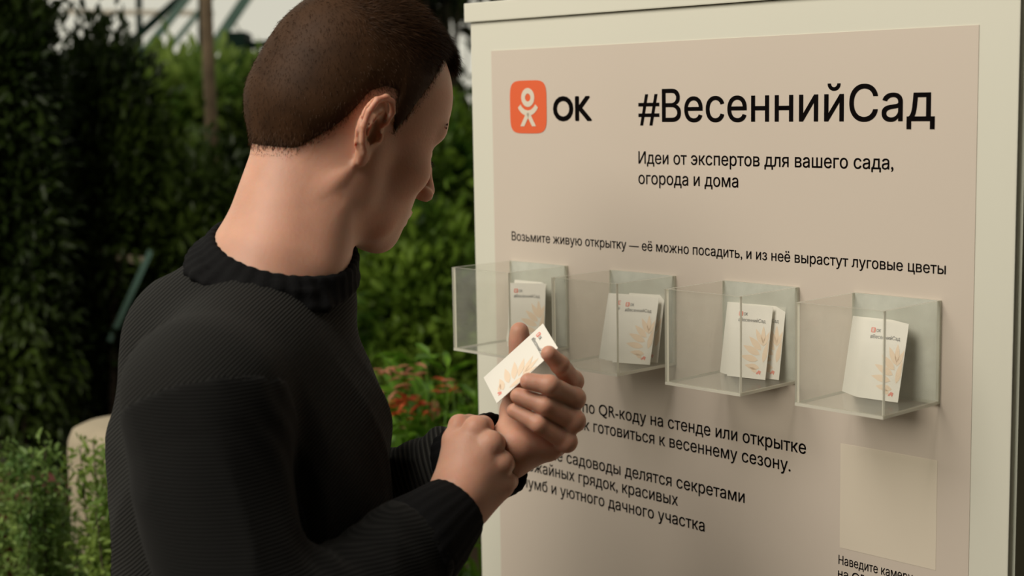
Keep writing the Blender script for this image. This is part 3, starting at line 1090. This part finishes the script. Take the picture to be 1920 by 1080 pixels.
d2 = nrm * 0.22 + tan * 1.0 + rng.normal(0, 0.16, nrm.shape)
d2 /= np.linalg.norm(d2, axis=1, keepdims=True)
side = np.cross(d1, nrm + rng.normal(0, 0.5, nrm.shape))
side /= np.linalg.norm(side, axis=1, keepdims=True) + 1e-9
wd = 0.00020
p1 = root + d1 * ln[:, None] * 0.5
p2 = p1 + d2 * ln[:, None] * 0.5
SV = np.stack([root - side * wd, root + side * wd, p1 + side * wd * 0.8, p1 - side * wd * 0.8, p2], 1).reshape(-1, 3)
k0 = np.arange(len(pick))[:, None] * 5
quad = k0 + np.array([0, 1, 2, 3]); tri = k0 + np.array([3, 2, 4, 4])
hm = np_mesh('hair', HV_ - P0, HF_)
link('hair', hm, M_HAIR, PERSON, label='short brown cropped hair')
tri3 = k0 + np.array([3, 2, 4])
FF = np.concatenate([k0 + np.array([0, 1, 2]), k0 + np.array([0, 2, 3]), tri3])
link('hair_strands', np_mesh('hair_strands', SV - P0, FF), M_HAIR, PERSON, kind='stuff')

# eyebrow (both) as short strokes, eyelashes as small curved rims
for sgn in (-1, 1):
    mbw = MB()
    for i in range(60):
        t = rng.uniform(0, 1)
        x = 0.1020 - 0.017 * t; y = sgn * (0.012 + 0.036 * t); z = 0.026 + 0.006 * math.sin(t * 2.4) + rng.normal(0, 0.0016)
        a = HP(x - 0.002, y, z); bq = HP(x - 0.005, y + sgn * 0.008, z + 0.002)
        mbw.tube([a, (a + bq) / 2 + HM[:, 0] * 0.001, bq], [0.0006, 0.0005, 0.0002], 4)
    me = mbw.mesh('eyebrow')
    me.transform(Matrix.Translation(Vector(-P0)))
    link('eyebrow', me, M_HAIR, PERSON)
    mbw = MB()
    pts = [HP(0.0885 - 0.0016 * abs(i - 3), sgn * (0.021 + 0.0035 * i), -0.0055 - 0.0006 * (3 - abs(i - 3))) for i in range(7)]
    mbw.tube(pts, [0.0006, .001, .0012, .0013, .0013, .0012, .0007], 6)
    for i in range(1, 7):
        mbw.tube([pts[i], pts[i] + HM[:, 0] * 0.004 - HM[:, 2] * 0.003], [0.0004, 0.0002], 4)
    me = mbw.mesh('eyelashes')
    me.transform(Matrix.Translation(Vector(-P0)))
    link('eyelashes', me, M_HAIR, PERSON)

# ---- sweater


def collar_pt(t, out=0.0, dn=0.0):
    return COLc + eA * math.cos(t) * (RA + out) + eB * math.sin(t) * (RB + out) - cN * dn


def folds(P):
    x, y, z = P[:, 0], P[:, 1], P[:, 2]
    q1 = np.sin(30 * x + 14 * y + 11 * z + 2.6 * np.sin(10 * z + 5 * x + 2 * np.sin(9 * y)))
    wz = smooth01((1.44 - z) / 0.14)
    a = ((1 - np.abs(q1)) ** 2 * -0.0035 + 0.001) * wz
    q2 = np.sin(24 * x - 20 * z + 9 * y + 2.4 * np.sin(13 * x + 3 + 1.5 * np.sin(14 * z)))
    a += (1 - np.abs(q2)) ** 3 * -0.0020 * wz
    a += np.sin(38 * z + 24 * x + 1.5 * np.sin(11 * y)) * 0.0016 * smooth01((1.42 - z) / 0.1)
    a += np.sin(17 * z - 30 * x + 2.0 * np.sin(9 * z)) * 0.0020
    return a


def sweater_body(P):
    d = torso_sdf(P, 0.006)
    # cloth runs a little over the arms and is cut by the armhole
    d = smin(d, rc(P, SH_R, SH_R + (EL_R - SH_R) * 0.16, 0.064, 0.064), 0.02)
    d = smin(d, rc(P, SH_L, SH_L + (EL_L - SH_L) * 0.12, 0.054, 0.054), 0.02)
    d = d + folds(P)
    q = P - COLc.astype(np.float32)
    ca, cb, cn = q @ eA.astype(np.float32), q @ eB.astype(np.float32), q @ cN.astype(np.float32)
    rr = np.sqrt((ca / RA) ** 2 + (cb / RB) ** 2)
    d = smin(d, smax(smax((rr - 1.10) * RA, cn + 0.003, 0.008), -(cn + 0.06), 0.008), 0.02)
    d = smin(d, el(P, COLc - cN * 0.030, (RA * 1.14, RB * 1.12, 0.034), NBM), 0.03)
    cut = smax((rr - 1.06) * RA, -(cn + 0.005), 0.004)
    d = smax(d, -cut, 0.004)
    d = smax(d, (0.86 - P[:, 2]), 0.01)
    return d


lo, hi = bounds([HIP - Z3 * 0.08, Wp(215, 700, 1.42), EL_R + Z3 * 0.1, SH_R, SH_L, Wp(740, 850, 1.42), Wp(480, 400, 1.43)], 0.10)
lo[2] = 0.845
SWV, SWF = surfnet(sweater_body, lo, hi, 0.0048)
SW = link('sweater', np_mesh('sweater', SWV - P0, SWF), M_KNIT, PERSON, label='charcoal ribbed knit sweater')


def sleeve_fn(S0, E0_, W0_, r0, r1, r2, ring, cap=0.078):
    def fn(P):
        tip = E0_ + (W0_ - E0_) * 0.80
        d = chain(P, [S0 - (E0_ - S0) * 0.06, E0_, tip], [r0, r1, r2], 0.035)
        a = (W0_ - E0_) / np.linalg.norm(W0_ - E0_)
        s = (P - E0_.astype(np.float32)) @ a.astype(np.float32)
        wr = smooth01((s - 0.03) / 0.08)
        d = d + folds(P) * 0.9
        ax_ = rc(P, S0, E0_, cap, cap)
        d = np.minimum(d, smax(sweater_body(P) - 0.0022, ax_, 0.012))
        d = d - ring * wr * np.sin(s * 2 * math.pi / 0.030 + 1.5 * np.sin(P[:, 2] * 60))
        L = float(np.linalg.norm(W0_ - E0_))
        ua = (E0_ - S0) / np.linalg.norm(E0_ - S0)
        su = (P - S0.astype(np.float32)) @ ua.astype(np.float32)
        d = smax(d, 0.004 - su, 0.002)
        d = smax(d, s - L * 0.80, 0.008)
        return d
    return fn


lo, hi = bounds([SH_R, EL_R, WR_R], 0.09)
v, f = surfnet(sleeve_fn(SH_R, EL_R, WR_R, 0.0695, 0.057, 0.047, 0.0008), lo, hi, 0.0045)
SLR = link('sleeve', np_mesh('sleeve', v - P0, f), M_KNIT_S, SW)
lo, hi = bounds([SH_L, EL_L, WR_L], 0.09)
v, f = surfnet(sleeve_fn(SH_L, EL_L, WR_L, 0.052, 0.052, 0.041, 0.0012), lo, hi, 0.0036)
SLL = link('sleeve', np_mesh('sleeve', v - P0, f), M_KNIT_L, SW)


def cuff(E_, W_, t0, t1, r0, r1, name='cuff'):
    a = (W_ - E_) / np.linalg.norm(W_ - E_)
    L = np.linalg.norm(W_ - E_)
    ref = np.cross(a, Z3); ref /= np.linalg.norm(ref)
    rf2 = np.cross(a, ref)
    prof = [(t0, r0 - 0.006), (t0, r0), (t0 + 0.25 * (t1 - t0), r0 * 0.99), (t0 + 0.6 * (t1 - t0), (r0 + r1) / 2), (t1 - 0.012, r1), (t1, r1 - 0.001), (t1, r1 - 0.004), (t1 - 0.06, r1 - 0.006)]
    V, Fs, n = [], [], 96
    for (t, r) in prof:
        for k in range(n):
            th = 2 * math.pi * k / n
            rr = r * (1 + 0.012 * math.cos(24 * th)) + 0.001 * math.sin(3 * th + t * 20)
            V.append(E_ + a * L * t + (ref * math.cos(th) + rf2 * math.sin(th)) * rr - P0)
    for i in range(len(prof) - 1):
        for k in range(n):
            Fs.append((i * n + k, i * n + (k + 1) % n, (i + 1) * n + (k + 1) % n, (i + 1) * n + k))
    mb_ = MB().add(V, Fs)
    return link(name, mb_.mesh(name, True), M_BLACK, SW, label='black ribbed cuff')


cuff(EL_R, WR_R, 0.74, 1.02, 0.046, 0.033)
cuff(EL_L, WR_L, 0.76, 1.00, 0.043, 0.041)


def surf_r(t, dn):
    """how far out the cloth or skin lies from the neck's middle, in the collar plane"""
    r = np.linspace(0.03, 0.13, 200)
    P = (COLc - cN * dn)[None] + (eA * math.cos(t) + eB * math.sin(t))[None] * r[:, None]
    P = P.astype(np.float32)
    dd = np.minimum(body_head(P), sweater_body(P))
    out = np.where(dd > 0)[0]
    return r[out[0]] if len(out) else 0.08


NC = 36
crings = []
for dn, r in ((-0.011, 0.0032), (-0.007, 0.0036), (-0.003, 0.0038), (0.001, 0.0038), (0.005, 0.0038), (0.009, 0.0036)):
    rr0 = np.array([surf_r(2 * math.pi * i / NC, dn) for i in range(NC)])
    rr0 = sum(np.roll(rr0, k) for k in (-2, -1, 0, 1, 2)) / 5
    crings.append((dn, r, [COLc - cN * dn + (eA * math.cos(2 * math.pi * i / NC) + eB * math.sin(2 * math.pi * i / NC)) * (rr0[i] + 0.0005) for i in range(NC)]))


def collar_sdf(P):
    d = None
    for dn, r, pts in crings:
        for i in range(NC):
            e = rc(P, pts[i], pts[(i + 1) % NC], r, r)
            d = e if d is None else smin(d, e, 0.005)
    return d


lo, hi = bounds([p for c_ in crings for p in c_[2]], 0.012)
v, f = surfnet(collar_sdf, lo, hi, 0.0028)
link('collar', np_mesh('collar', v - P0, f), M_BLACK, SW, label='black ribbed crew neck collar')


# ---- trousers and shoes
def legs(P):
    d = el(P, HIP - Z3 * 0.03, (0.108, 0.158, 0.13))
    for sg in (-1, 1):
        h0 = HIP + Y3 * 0.085 * sg - Z3 * 0.08
        kn = HIP + Y3 * 0.10 * sg + X3 * 0.02; kn = np.array([kn[0], kn[1], 0.50])
        an = np.array([HIP[0] - 0.01, HIP[1] + 0.11 * sg, 0.09])
        d = smin(d, chain(P, [h0, kn, an], [0.080, 0.064, 0.058], 0.04), 0.03)
    d = smax(d, 0.055 - P[:, 2], 0.01)
    return smax(d, P[:, 2] - 0.96, 0.01)


lo, hi = bounds([HIP + Z3 * 0.05, HIP - Z3 * 0.9, HIP + Y3 * 0.2, HIP - Y3 * 0.2, HIP + X3 * 0.15, HIP - X3 * 0.15], 0.03)
v, f = surfnet(legs, lo, hi, 0.008)
link('trousers', np_mesh('trousers', v - P0, f), M_TROUSER, PERSON)
for sg in (-1, 1):
    an = np.array([HIP[0] - 0.01, HIP[1] + 0.11 * sg, 0.0])

    def shoe(P):
        d = rc(P, an + np.array([-0.04, 0, 0.045]), an + np.array([0.06, 0, 0.042]), 0.042, 0.040)
        d = smin(d, rc(P, an + np.array([0.06, 0, 0.040]), an + np.array([0.165, 0.01 * sg, 0.030]), 0.040, 0.034), 0.03)
        d = smin(d, rc(P, an + np.array([-0.02, 0, 0.05]), an + np.array([-0.01, 0, 0.095]), 0.040, 0.038), 0.02)
        return smax(d, 0.001 - P[:, 2], 0.004)
    lo, hi = bounds([an + np.array([-0.1, -0.06, 0]), an + np.array([0.22, 0.06, 0.14])], 0.01)
    v, f = surfnet(shoe, lo, hi, 0.006)
    link('shoe', np_mesh('shoe', v - P0, f), M_SHOE, PERSON)

# ---- the card in his hand
hc = card('white card held between the fingers of the man')
if 'group' in hc: del hc['group']
A_, B_, C_ = Wp(907, 708, 1.452), Wp(1018, 607, 1.442), Wp(946, 743, 1.412)
yv = B_ - A_; yv /= np.linalg.norm(yv)
xv = C_ - A_; xv = xv - yv * (xv @ yv); xv /= np.linalg.norm(xv)
fn = np.cross(xv, yv)
Mx = Matrix.Identity(4)
for i in range(3):
    Mx[i][0], Mx[i][1], Mx[i][2], Mx[i][3] = xv[i], -fn[i], yv[i], A_[i]
hc.matrix_world = Mx
print('card', np.linalg.norm(B_ - A_), np.linalg.norm(C_ - A_))


# ------------------------------------------------------------------ plants
def leaf_verts(n, L, Wd, kind=0):
    """unit leaf outlines, (n, 6, 3): base, two mid pairs, tip, along +x, folded about the midrib"""
    base = np.array([(0, 0, 0), (0.35, 0.5, 0.12), (0.35, -0.5, 0.12), (0.75, 0.36, 0.06), (0.75, -0.36, 0.06), (1.0, 0, -0.10), (0.4, 0, 0.0), (0.75, 0, -0.03)], np.float32)
    V = np.repeat(base[None], n, 0)
    V[:, :, 0] *= L[:, None]
    V[:, :, 1] *= (Wd)[:, None]
    V[:, :, 2] *= L[:, None]
    return V


LEAF_F = np.array([(0, 6, 1, 1), (0, 2, 6, 6), (1, 6, 7, 3), (6, 2, 4, 7), (3, 7, 5, 5), (7, 4, 5, 5)])
LEAF_T = np.array([(0, 6, 1), (0, 2, 6), (1, 6, 7), (1, 7, 3), (6, 2, 4), (6, 4, 7), (3, 7, 5), (7, 4, 5)])


def rand_rot(n, r, updir=None, spread=1.0):
    """random frames: x axis = leaf direction"""
    d = r.normal(0, 1, (n, 3))
    if updir is not None: d = d * spread + updir
    d /= np.linalg.norm(d, axis=1, keepdims=True)
    h = r.normal(0, 0.55, (n, 3)) + np.array([0, 0, 1.0])
    y = np.cross(h, d); y /= np.linalg.norm(y, axis=1, keepdims=True) + 1e-9
    z = np.cross(d, y)
    return np.stack([d, y, z], 2)


def leaf_cloud(pos, dirs, L, Wd, r):
    n = len(pos)
    V = leaf_verts(n, L, Wd)
    R = rand_rot(n, r, dirs, 0.6)
    V = np.einsum('nij,nkj->nki', R, V) + pos[:, None]
    Fc = (np.arange(n)[:, None, None] * 8 + LEAF_T[None]).reshape(-1, 3)
    return V.reshape(-1, 3), Fc


def shrub(name, c, rad, n, ln, mater, label, cat='shrub', seed=1, nclump=45, group=None, stem_r=0.012, aspect=0.42, nstem=7):
    """a bushy plant: clumps of leaves round the ends of its branches"""
    r = np.random.default_rng(seed)
    c = np.array(c, float); rad = np.array(rad, float)
    root = np.array([c[0], c[1], 0.0])
    T = empty(name, tuple(root), label=label, cat=cat, group=group)
    u = r.normal(0, 1, (nclump, 3)); u /= np.linalg.norm(u, axis=1, keepdims=True)
    cl = c + u * rad * (r.uniform(0.25, 1, (nclump, 1)) ** 0.5)
    cl[:, 2] = np.maximum(cl[:, 2], 0.08)
    w = r.integers(0, nclump, n)
    pos = cl[w] + r.normal(0, 1, (n, 3)) * rad * 0.17
    pos[:, 2] = np.maximum(pos[:, 2], 0.02)
    dirs = (pos - cl[w]); dirs /= np.linalg.norm(dirs, axis=1, keepdims=True) + 1e-9
    dirs = dirs + 0.5 * (pos - c) / rad + np.array([0, 0, 0.25])
    L = ln * r.uniform(0.6, 1.25, n)
    V, Fc = leaf_cloud(pos - root, dirs, L, L * aspect, r)
    link('foliage', np_mesh('foliage', V, Fc), mater, T, kind='stuff')
    mb_ = MB()
    for i in range(nstem):
        e = cl[i % nclump] - root
        mid = e * np.array([0.35, 0.35, 0.55]) + r.normal(0, 0.03, 3)
        mb_.tube([(r.normal(0, 0.02), r.normal(0, 0.02), 0), tuple(mid), tuple(e)], [stem_r, stem_r * 0.7, stem_r * 0.25], 6)
    for i in range(nstem, nclump):
        e = cl[i] - root
        s = (cl[i % nstem] - root) * np.array([0.45, 0.45, 0.62])
        mb_.tube([tuple(s), tuple((s + e) / 2 + r.normal(0, 0.02, 3)), tuple(e)], [stem_r * 0.4, stem_r * 0.3, stem_r * 0.15], 4)
    link('branches', mb_.mesh('branches', True), M_BARK, T)
    return T


def zc(px, py, z): return Wp(px, py, z)


def px_shrub(name, x0, x1, y0, y1, z, n, ln, mater, label, depth=None, **k):
    a, b2 = Wp(x0, y0, z), Wp(x1, y1, z)
    c = (a + b2) / 2
    rx, rz = abs(b2[0] - a[0]) / 2, abs(a[2] - b2[2]) / 2
    return shrub(name, c, (rx, depth or rx * 0.9, rz), n, ln, mater, label, **k)


GB = 'greenery behind the man'
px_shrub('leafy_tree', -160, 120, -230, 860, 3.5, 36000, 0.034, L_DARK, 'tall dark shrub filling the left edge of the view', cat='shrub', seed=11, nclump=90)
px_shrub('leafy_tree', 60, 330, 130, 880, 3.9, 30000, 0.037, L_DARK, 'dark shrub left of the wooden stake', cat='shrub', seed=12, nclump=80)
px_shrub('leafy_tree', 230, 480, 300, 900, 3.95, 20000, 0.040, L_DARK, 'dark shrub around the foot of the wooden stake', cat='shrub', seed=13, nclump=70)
px_shrub('leafy_tree', 200, 560, 128, 430, 5.2, 9000, 0.07, L_LIGHT, 'light green leafy shrub behind the wooden stake', cat='shrub', seed=14, nclump=36)
px_shrub('leafy_tree', 600, 960, 245, 560, 4.6, 12000, 0.055, L_MID, 'mid green shrub beyond the face of the man', cat='shrub', seed=15, nclump=60)
px_shrub('leafy_tree', 600, 960, 440, 900, 3.7, 14000, 0.045, L_MID, 'mid green shrub below the chin of the man', cat='shrub', seed=16, nclump=55)
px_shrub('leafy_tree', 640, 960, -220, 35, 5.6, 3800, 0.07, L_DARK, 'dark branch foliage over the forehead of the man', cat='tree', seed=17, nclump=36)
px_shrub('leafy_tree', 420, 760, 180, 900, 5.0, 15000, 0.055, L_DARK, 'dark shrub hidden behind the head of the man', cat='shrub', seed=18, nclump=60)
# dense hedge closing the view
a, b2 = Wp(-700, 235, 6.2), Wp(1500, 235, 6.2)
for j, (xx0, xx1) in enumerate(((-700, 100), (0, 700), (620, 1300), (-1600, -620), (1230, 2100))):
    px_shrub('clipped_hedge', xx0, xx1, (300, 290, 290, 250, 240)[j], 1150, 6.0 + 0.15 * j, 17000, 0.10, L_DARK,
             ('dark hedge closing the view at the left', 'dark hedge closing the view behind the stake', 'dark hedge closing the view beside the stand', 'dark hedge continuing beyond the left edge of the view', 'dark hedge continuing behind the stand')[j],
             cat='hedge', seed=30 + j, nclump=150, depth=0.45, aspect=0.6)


# front shrubs: their nearest leaves are parts of their own
def leafy_plant(name, stems, n_leaf, ln, mats, label, cat, seed, aspect=0.4, stuff_n=0, stuff_mat=None, stem_r=0.004, tipred=None):
    """upright stems with leaves set along them; the leaves are separate parts"""
    r = np.random.default_rng(seed)
    root = np.array([stems[0][0][0], stems[0][0][1], 0.0])
    T = empty(name, tuple(root), label=label, cat=cat)
    base = leaf_verts(1, np.array([1.0]), np.array([aspect]))[0]
    lms = []
    for mm in mats:
        me = np_mesh('leaf', base, LEAF_T); me.materials.append(mm); lms.append(me)
    for sidx, st in enumerate(stems):
        link('stem', MB().tube([tuple(np.array(p) - root) for p in st], [stem_r * (1 - 0.75 * i / (len(st) - 1)) for i in range(len(st))], 6).mesh('stem', True), M_BARK if cat == 'shrub' else mats[0], T)
    P = []
    for st in stems:
        st = np.array(st)
        P.append(st)
    cnt = len(stems)
    for i in range(n_leaf):
        st = P[i % cnt]
        t = r.uniform(0.42, 1.0) ** 0.8 * (len(st) - 1)
        k = min(int(t), len(st) - 2)
        p = st[k] + (st[k + 1] - st[k]) * (t - k)
        dd = st[k + 1] - st[k]; dd = dd / np.linalg.norm(dd)
        rd = r.normal(0, 1, 3); rd -= dd * (rd @ dd); rd /= np.linalg.norm(rd)
        x = rd * 0.85 + dd * r.uniform(0.2, 0.9); x /= np.linalg.norm(x)
        y = np.cross(Z3 + r.normal(0, 0.3, 3), x); y /= np.linalg.norm(y)
        z = np.cross(x, y)
        s = ln * r.uniform(0.6, 1.25)
        mi = r.integers(0, len(mats)) if tipred is None else (int(r.uniform(0, 1) < tipred) * r.integers(1, len(mats)))
        o = bpy.data.objects.new('leaf', lms[mi])
        COL.objects.link(o); o.parent = T
        Mx = Matrix.Identity(4)
        pp = p - root + rd * 0.002
        for q_ in range(3):
            Mx[q_][0], Mx[q_][1], Mx[q_][2], Mx[q_][3] = x[q_] * s, y[q_] * s, z[q_] * s, pp[q_]
        o.matrix_local = Mx
    if stuff_n:
        si = r.integers(0, cnt, stuff_n)
        tt = r.uniform(0.25, 1.0, stuff_n)
        pos = []
        for a_, t_ in zip(si, tt):
            st = P[a_]; t2 = t_ * (len(st) - 1); k = min(int(t2), len(st) - 2)
            pos.append(st[k] + (st[k + 1] - st[k]) * (t2 - k))
        pos = np.array(pos) + r.normal(0, 0.012, (stuff_n, 3))
        L = ln * r.uniform(0.5, 1.1, stuff_n)
        V, Fc = leaf_cloud(pos - root, r.normal(0, 1, (stuff_n, 3)) + np.array([0, 0, 0.4]), L, L * aspect, r)
        link('small_leaves', np_mesh('small_leaves', V, Fc), stuff_mat or mats[0], T, kind='stuff')
    return T


def stems_to(root, tips, bend=0.12, seed=0):
    r = np.random.default_rng(seed)
    out = []
    for tp in tips:
        tp = np.array(tp); root = np.array(root)
        m1 = root + (tp - root) * np.array([0.30, 0.30, 0.5]) + r.normal(0, 0.012, 3)
        m2 = root + (tp - root) * np.array([0.66, 0.66, 0.82]) + r.normal(0, 0.012, 3)
        out.append([root + r.normal(0, 0.01, 3) * np.array([1, 1, 0]), m1, m2, tp])
    return out


rr_ = np.random.default_rng(5)
tips = [Wp(x, y, 2.45 + rr_.uniform(-.10, .12)) for x, y in [(-40, 812), (0, 830), (35, 845), (60, 850), (85, 835), (110, 880), (20, 880), (-20, 900), (60, 905), (95, 925), (120, 950), (70, 960), (90, 1010), (125, 1010), (150, 985), (110, 1070), (150, 1050), (180, 1000), (200, 1040), (160, 1090)]]
root = Wp(80, 1080, 2.45); root[2] = 0.0
leafy_plant('small_leaved_shrub', stems_to(root, tips, seed=2), 300, 0.019, [L_GREY, L_LIGHT], 'light green small-leaved shrub at the bottom left corner', 'shrub', 21, stuff_n=9000, stuff_mat=L_GREY)
tips = [Wp(x, y, 2.35 + rr_.uniform(-.08, .08)) for x, y in [(150, 838), (175, 828), (200, 850), (215, 822), (235, 835), (190, 880), (225, 885), (205, 930), (235, 950), (180, 960), (215, 1000), (240, 1030), (190, 1050), (230, 900), (260, 870), (250, 990)]]
root = Wp(220, 1080, 2.35); root[2] = 0.0
leafy_plant('small_leaved_shrub', stems_to(root, tips, seed=3), 240, 0.020, [L_LIGHT, L_GREY], 'yellow green shrub in front of the beige stone post', 'shrub', 22, stuff_n=4500, stuff_mat=L_LIGHT)

tips = [Wp(x, y, 2.6 + rr_.uniform(-.12, .12)) for x, y in [(700, 720), (730, 690), (755, 700), (780, 668), (800, 690), (825, 705), (850, 720), (870, 745), (890, 760), (740, 760), (770, 745), (800, 760), (835, 770), (860, 790), (720, 790), (760, 800), (800, 805), (890, 800), (840, 690), (900, 730), (770, 722), (815, 740)]]
root = Wp(810, 900, 2.6); root[2] = 0.0
leafy_plant('flowering_plant', stems_to(root, tips, seed=4), 230, 0.062, [L_BRIGHT, L_BRIGHT, L_RED, L_PINK], 'bright green plant with red and salmon bracts beside the left edge of the stand', 'plant', 23, aspect=0.30, stuff_n=500, stuff_mat=L_BRIGHT, tipred=0.08)
# red and salmon bracts in loose heads
FLOW = bpy.data.objects['flowering_plant']
base = leaf_verts(1, np.array([1.0]), np.array([0.34]))[0]
for mm, spots in ((L_RED, [(770, 758), (755, 768), (790, 765), (745, 775), (840, 735), (760, 742), (800, 755)]), (L_PINK, [(760, 705), (775, 695), (725, 745), (745, 700), (840, 728), (715, 700)])):
    me = np_mesh('bract', base, LEAF_T); me.materials.append(mm)
    for (x, y) in spots:
        c = Wp(x, y, 2.5)
        for k in range(5):
            o = bpy.data.objects.new('bract', me); COL.objects.link(o); o.parent = FLOW
            d = rr_.normal(0, 1, 3) * np.array([1, 0.6, 0.35]); d /= np.linalg.norm(d)
            y_ = np.cross(Z3, d); y_ /= np.linalg.norm(y_); z_ = np.cross(d, y_)
            s = 0.024 * rr_.uniform(0.7, 1.3)
            Mx = Matrix.Identity(4)
            pp = c - np.array(FLOW.location) + rr_.normal(0, 0.008, 3)
            for q_ in range(3):
                Mx[q_][0], Mx[q_][1], Mx[q_][2], Mx[q_][3] = d[q_] * s, y_[q_] * s, z_[q_] * s, pp[q_]
            o.matrix_local = Mx

# beige stone post
c = Wp(232, 800, 2.75)
ht = c[2] + 0.012
pr = [(0.105, 0.0), (0.103, 0.02), (0.10, ht - 0.05), (0.098, ht - 0.03), (0.090, ht - 0.012), (0.070, ht - 0.003), (0.03, ht), (0.001, ht)]
SP = empty('stone_post', (float(c[0]), float(c[1]), 0.0), label='beige round-topped stone post behind the shoulder at the lower left', cat='post')
link('shaft', MB().lathe(pr, n=40, wob=lambda t, z: 0.006 * math.sin(3 * t + 9 * z)).mesh('shaft', True), M_STONE, SP)
# dark red pot standing behind the small-leaved shrub
c = Wp(8, 930, 3.1)
pp = MB().lathe([(0.001, 0.0), (0.085, 0.0), (0.115, c[2] - 0.03), (0.128, c[2] - 0.03), (0.130, c[2] + 0.02), (0.118, c[2] + 0.02), (0.112, c[2] - 0.02), (0.001, c[2] - 0.03)], n=32)
PT = empty('plant_pot', (float(c[0]), float(c[1]), 0.0), label='dark red plant pot half hidden at the left edge', cat='pot')
link('pot_body', pp.mesh('pot_body', True), M_POT, PT)

# wooden stake
c = Wp(402, 340, 4.35)
SK = empty('wooden_stake', (float(c[0]), float(c[1]), 0.0), label='upright grey brown wooden stake left of the head of the man', cat='stake')
link('pole', MB().tube([(0, 0, 0), (0.004, 0, 0.9), (-0.003, 0, 1.7), (0.002, 0, 2.6)], [0.018, 0.0185, 0.0175, 0.0165], 14).mesh('pole', True), M_WOOD, SK)


# greenhouse truss
def beam(T, p, q, w, mater, name='beam'):
    p, q = Vector(p), Vector(q)
    d = (q - p)
    me = MB().box((-w / 2, -w / 2, 0), (w / 2, w / 2, d.length), w * 0.08).mesh(name)
    o = link(name, me, None, T)
    me.materials.append(mater)
    o.matrix_local = Matrix.Translation(p - Vector(T.location)) @ d.to_track_quat('Z', 'Y').to_matrix().to_4x4()
    return o


z = 5.6
base_t = Wp(470, 300, z)
TR = empty('roof_truss', (float(base_t[0]), float(base_t[1]), 0.0), label='dark green metal greenhouse truss seen beyond the wooden stake', cat='truss')
for (x0, y0, x1, y1, w, mm) in [(395, -60, 225, 155, 0.030, M_TEAL), (440, -60, 270, 150, 0.020, M_TEAL), (400, -60, 205, 115, 0.028, M_DARKGREEN), (382, -60, 382, 160, 0.035, M_DARKGREEN),
                               (400, 118, 520, 112, 0.045, M_TEAL), (400, 90, 520, 82, 0.03, M_DARKGREEN), (405, 150, 520, 148, 0.06, M_DARKGREEN), (395, 95, 500, -60, 0.04, M_TEAL), (260, -60, 262, 120, 0.02, M_DARKGREEN), (120, 22, 400, 25, 0.02, M_PALE), (446, 62, 446, 240, 0.085, M_DARKGREEN)]:
    beam(TR, Wp(x0, y0, z), Wp(x1, y1, z), w, mm)

z = 3.72
bt = Wp(230, 560, z)
TRS = empty('garden_trestle', (float(bt[0]), float(bt[1]), 0.0), label='teal slanting bars and a beige plank half lost in dark shrub', cat='trestle')
for (x0, y0, x1, y1, w, mm, dz) in [(285, 465, 205, 640, 0.014, M_TEAL, 0), (200, 425, 120, 560, 0.013, M_TEAL, 0.1), (178, 472, 275, 490, 0.018, M_STONE, 0.03), (215, 470, 213, 1250, 0.018, M_BARK, 0.03)]:
    beam(TRS, Wp(x0, y0, z + dz), Wp(x1, y1, z + dz), w, mm)
